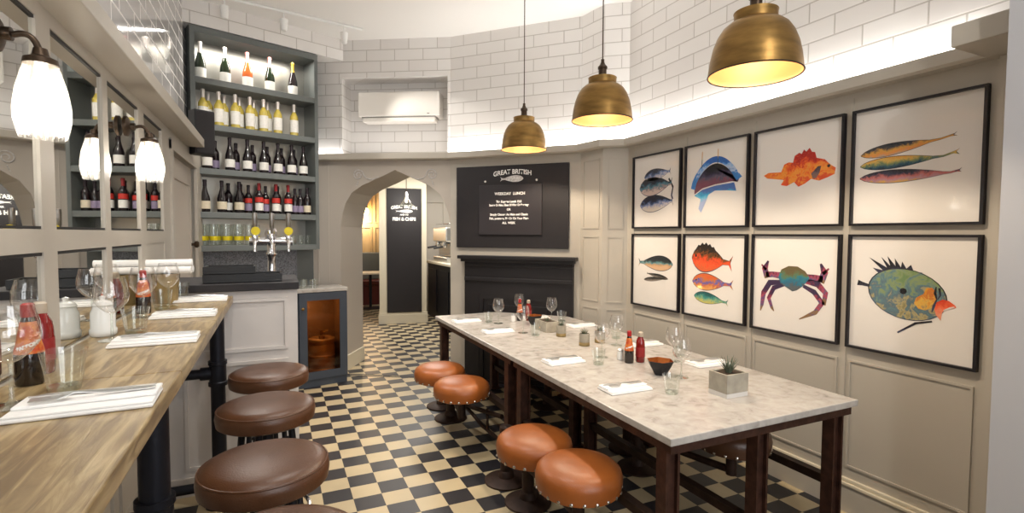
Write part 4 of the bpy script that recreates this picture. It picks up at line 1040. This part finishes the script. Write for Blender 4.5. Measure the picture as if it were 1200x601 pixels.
def box_planter(name, lab, x, y, w, d, h, n, lh, foot=True, rz=0):
    t = thing(name, lab, 'planter', (x, y, TZ+.0006), rz)
    z0 = .022 if foot else 0
    obj('pot', MB().box(-w, w, -d, d, z0, h-.014).box(-w, w, -d, -d+.010, h-.014, h).box(-w, w, d-.010, d, h-.014, h).box(-w, -w+.010, -d+.010, d-.010, h-.014, h).box(w-.010, w, -d+.010, d-.010, h-.014, h), CONC, t)
    if foot: obj('pale_foot', MB().box(-w*.99, w*.99, -d*.99, d*.99, 0, .0215), PALEB, t)
    obj('soil', MB().box(-w+.011, w-.011, -d+.011, d-.011, h-.0138, h-.006), SOIL, t)
    mb = MB()
    for cx in ([0] if w < .1 else [-w*.5, 0, w*.5]): leaf_cluster(mb, n, lh, .0055, cx, 0, h-.008, .75)
    obj('succulent', mb, SUCC, t)
    return t
box_planter('square_planter', 'square concrete planter with spiky succulent nearest the camera on the table', 2.052, 1.845, .072, .058, .115, 26, .095)
box_planter('trough_planter', 'low concrete trough planter beside the far cylinder pot', 2.03, 3.70, .06, .10, .085, 12, .04, False)

# white pots, tub and napkin rolls on the counter
def white_pot():
    t = thing('white_pot', 'x', 'pot')
    obj('pot_body', MB().lathe([(.036, 0), (.041, .006), (.0415, .024), (.037, .03), (.037, .085), (.031, .10), (.029, .108)], 26), CERAM, t, smooth=True)
    obj('lid', MB().lathe([(.030, .1082), (.032, .112), (.025, .124), (.008, .13), (.010, .142), (0, .146)], 26), CERAM, t, smooth=True)
    return t
place(white_pot(), [(-.573, 2.285, CT, 'white lidded ceramic pot by the mirror on the oak counter')], 'pot', None)
tub = thing('cutlery_tub', 'tan tub holding napkin rolls at the bar end of the oak counter', 'tub', (-.535, 3.22, CT+.0006))
tb = MB().lathe([(.0, .004), (.05, .004), (.052, .0), (.064, .155), (.061, .155), (.05, .008)], 28, cap1=False)
obj('tub_wall', tb, OCHRE, tub, smooth=True)
for i, (dx, dy, dz, lab) in enumerate([(0, -.04, .157, 'white rolled napkin lying across the tan tub, side nearer the camera'), (0, .03, .157, 'white rolled napkin lying across the tan tub, side nearer the bar'), (.0, -.005, .193, 'white rolled napkin on top of the two others on the tan tub')]):
    o = obj('napkin_roll', MB().tube([(-.105, 0, .02), (-.103, 0, .02), (.103, 0, .02), (.105, 0, .02)], [.013, .019, .019, .013], 14), LINEN, None, T(-.515+dx, 3.22+dy, CT+dz) @ RZ(.06*(i-1)), smooth=True)
    tag(o, lab, 'napkin', 'rolled napkins')

# ------------------------------------------------------------------ corridor furniture
sg = thing('wall_sign', 'tall black sign with white lettering on the corridor pillar', 'sign', M=FP)
obj('sign_panel', MB().box(.126, .705, -.02, -.002, .20, 2.31), BLACKB, sg)
lettering('GREAT BRITISH', .075, CHALK, sg, .415, 2.0, -.021, arch=.5, bold=.002, sx=.85)
obj('fish_emblem', MB().prism([(-x*.8+.415, z*.8+1.925) for x, z in fish_outline(.36, .075)], 'y', -.0212, -.02), CHALKG, sg)
lettering('AND CO', .035, CHALK, sg, .415, 1.865, -.021, bold=.001)
lettering('FISH & CHIPS', .075, CHALK, sg, .415, 1.79, -.021, bold=.003, sx=.9)
cp = thing('corridor_pendant', 'small clear glass pendant hanging in front of the corridor sign', 'pendant lamp', M=FP @ T(.44, -.35, 1.99))
obj('lamp_shade', MB().lathe([(.03, .16), (.04, .12), (.09, .05), (.15, .0)], 28, cap0=False, cap1=False), GLASSD, cp, smooth=True)
obj('lamp_holder', MB().lathe([(0, .24), (.02, .235), (.03, .20), (.035, .15), (0, .15)], 16), STEEL, cp, smooth=True)
obj('cord', MB().tube([(0, 0, .23), (0, 0, .628)], .006, 8), BRONZE, cp)
obj('bulb', MB().lathe([(0, .145), (.012, .14), (.025, .10), (.018, .07), (0, .06)], 14), BULBW, cp, smooth=True)
wb = thing('globe_lamp', 'glowing warm wall lamp on the timber wall down the corridor', 'lamp', (1.79, 11.79, 2.1))
obj('bulb', MB().lathe([(0, -.16), (.05, -.14), (.075, -.08), (.06, -.02), (.03, 0), (0, .0)], 20, (0, -.2, 0)), GLOBE, wb, smooth=True)
obj('lamp_holder', MB().lathe([(0, .07), (.05, .06), (.05, .005), (0, .003)], 16, (0, -.2, 0)).tube([(0, -.2, .05), (0, -.1, .09), (0, -.01, .08)], .012, 8), BRONZE, wb, smooth=True)
bn = thing('bench_seat', 'oxblood leather bench against the corridor timber wall', 'bench', (1.7, 11.4, 0))
obj('bench_base', MB().box(-.9, .7, -.1, .38, 0, .42), REDSEAT, bn)
obj('cushion', MB().box(-.9, .7, -.14, .38, .42, .52, .02), REDSEAT, bn)
obj('backrest', MB().box(-.9, .7, .25, .385, .52, 1.12, .02), SHELFG, bn, label='grey padded backrest')
tb2 = thing('corridor_table', 'small white-topped table in front of the corridor bench', 'table', (1.75, 10.75, 0))
obj('table_top', MB().box(-.3, .3, -.3, .3, .72, .75, .004), CREAM, tb2)
obj('pedestal', MB().lathe([(.22, 0), (.22, .015), (.03, .03), (.03, .72)], 20), IRON, tb2, smooth=True)
kc = thing('service_counter', 'dark service counter with white top seen through the arch', 'counter', (2.62, 8.2, 0))
kcm = MB().box(0, .75, -1.6, 1.3, 0, 1.0)
for y in (-1.4, -.7, 0, .7): kcm.ring(0, 0, 0, 0, 0, 0, 0) if False else kcm.box(-.012, .0, y, y+.55, .12, .9)
obj('counter_body', kcm, BLUEG if False else IRON, kc)
obj('worktop', MB().box(-.05, .8, -1.62, 1.32, 1.0, 1.04, .004), CREAM, kc)
cm = thing('coffee_machine', 'chrome espresso machine on the service counter', 'coffee machine', (2.74, 8.95, 1.0406))
obj('machine_body', MB().box(.05, .45, -.4, .4, .10, .34, .02).box(-.06, .45, -.4, .4, .36, .62, .02).box(-.05, .45, -.42, .42, 0, .09, .01), STEEL, cm)
for y in (-.2, .2):
    g = obj('group_head', MB().lathe([(.04, .26), (.05, .30), (.04, .36)], 16, (-.02, y, 0)).box(-.05, .06, y-.03, y+.03, .34, .38), CHROME, cm, smooth=True)
    obj('handle', MB().tube([(-.05, y, .275), (-.22, y, .25)], .02, 10), RUBBERB, g, smooth=True)
obj('cup_rail', MB().tube([(0, -.4, .68), (.45, -.4, .68), (.45, .4, .68), (0, .4, .68)], .008, 8, True), CHROME, cm)

# ------------------------------------------------------------------ lights
def light(kind, name, loc, energy, color=(1, 1, 1), size=.05, sy=None, rot=None, M=None, spot=None, blend=.5):
    d = bpy.data.lights.new(name, kind); d.energy = energy; d.color = color
    o = bpy.data.objects.new(name, d); COL.objects.link(o)
    if kind == 'AREA':
        d.shape = 'RECTANGLE' if sy else 'SQUARE'; d.size = size
        if sy: d.size_y = sy
    else: d.shadow_soft_size = size
    if kind == 'SPOT': d.spot_size = spot; d.spot_blend = blend
    if M is not None: o.matrix_world = M
    else:
        o.location = loc
        if rot: o.rotation_euler = rot
    return o
WARM = (1, .84, .64); SOFT = (1, .95, .88); NEUT = (1, .97, .94); DAY = (.93, .96, 1)
for x, y, z, _ in PEND: light('SPOT', 'pendant_light', (x, y, z+.10), 34, WARM, .03, spot=2.2, blend=.35); light('POINT', 'pendant_glow', (x, y, z+.09), 1.1, WARM, .03)
for v in WL: light('POINT', 'wall_lamp_light', (v.x, v.y, v.z-.04), 1.3, SOFT, .03)
for a, b in zip(pts, pts[1:]):
    p0, p1 = a, b; d = (p1-p0); L = d.length; t = d.normalized(); nrm = Vector((t.y, -t.x, 0)); c = (p0+p1)/2 + nrm*.03
    M = Matrix.Translation((c.x, c.y, CZ0+.06)) @ Matrix.Rotation(math.atan2(t.y, t.x), 4, 'Z') @ Matrix.Rotation(PI, 4, 'X')
    light('AREA', 'cove_light', None, (4.5 if a is not pts[0] else 1.2)*L, NEUT, max(.1, L-.06), .03, M=M)
M = Matrix.Translation((-.58, 2.0, 2.30)) @ Matrix.Rotation(PI/2, 4, 'Z') @ Matrix.Rotation(PI, 4, 'X')
light('AREA', 'ledge_light', None, 4, NEUT, 5, .03, M=M)
def aim(loc, to): return (Vector(to)-Vector(loc)).to_track_quat('-Z', 'Y').to_euler()
for q, to in zip(SPOTS, [(-.2, 3.8, 1.2), (.5, 4.2, .3), (1.9, 5.0, 1.9)]):
    l = (q.x, q.y, HC-.2); light('SPOT', 'track_spot', l, 45, SOFT, .03, rot=aim(l, to), spot=1.1)
# added fill spots, no fittings modelled, out of frame behind and above the camera
for l, to, e in [((-.1, .6, 3.5), (-.3, 2.0, 1.0), 55), ((.6, 2.6, 3.5), (.4, 2.8, 0), 60), ((1.4, -.4, 3.5), (2.0, 2.0, .6), 50), ((.7, 4.0, 3.5), (.7, 4.8, .4), 75)]:
    light('SPOT', 'fill_spot', l, e, SOFT, .04, rot=aim(l, to), spot=1.7, blend=.8)
l = (.3, 3.7, 3.55); light('SPOT', 'fill_spot', l, 75, SOFT, .04, rot=aim(l, (-.1, 5.6, 2.2)), spot=.75, blend=.7)  # added spot that brightens the bottle shelves, no fitting of its own
light('AREA', 'rear_fill_light', (1.2, -1.42, 1.9), 45, DAY, 1.9, 1.9, rot=(PI/2, 0, 0))  # added daylight fill from the unseen rear window
light('POINT', 'corridor_lamp', (1.79, 11.5, 1.85), 20, WARM, .06)
light('AREA', 'corridor_ceiling', (2.0, 7.6, 2.58), 30, SOFT, .8, .8)
light('AREA', 'kitchen_ceiling', (3.0, 8.6, 2.58), 25, NEUT, .8, .8)
light('POINT', 'corridor_pendant_light', tuple((FP @ Vector((.44, -.35, 2.03)))), 6, SOFT, .03)
light('POINT', 'cabinet_light', tuple((FC @ Vector((.1, .04, .80)))), 3.2, WARM, .02)
light('AREA', 'shelf_light', None, 5, SOFT, .9, .03, M=FS @ T(.56, .03, 3.32))

w = bpy.data.worlds.new('World'); S.world = w; w.use_nodes = True
w.node_tree.nodes['Background'].inputs[0].default_value = (1, .96, .9, 1); w.node_tree.nodes['Background'].inputs[1].default_value = .08

# ------------------------------------------------------------------ camera
F, yaw, pitch, roll = 598.41, math.radians(24.7836), math.radians(2.5432), math.radians(.25597)
f = Vector((math.sin(yaw)*math.cos(pitch), math.cos(yaw)*math.cos(pitch), -math.sin(pitch)))
r = Vector((math.cos(yaw), -math.sin(yaw), 0)); u = r.cross(f)
r2 = r*math.cos(roll) + u*math.sin(roll); u2 = r2.cross(f)
cam = bpy.data.cameras.new('Camera'); co = bpy.data.objects.new('Camera', cam); COL.objects.link(co)
cam.sensor_width = 36; cam.lens = F/1200*36; cam.clip_start = .02; cam.clip_end = 60
co.matrix_world = Matrix(((r2.x, u2.x, -f.x, 0), (r2.y, u2.y, -f.y, 0), (r2.z, u2.z, -f.z, 1.55), (0, 0, 0, 1)))
S.camera = co
S.view_settings.view_transform = 'Standard'; S.view_settings.look = 'None'
S.view_settings.exposure = .52; S.view_settings.gamma = 1; S.view_settings.use_curve_mapping = False
S.cycles.transparent_max_bounces = 32
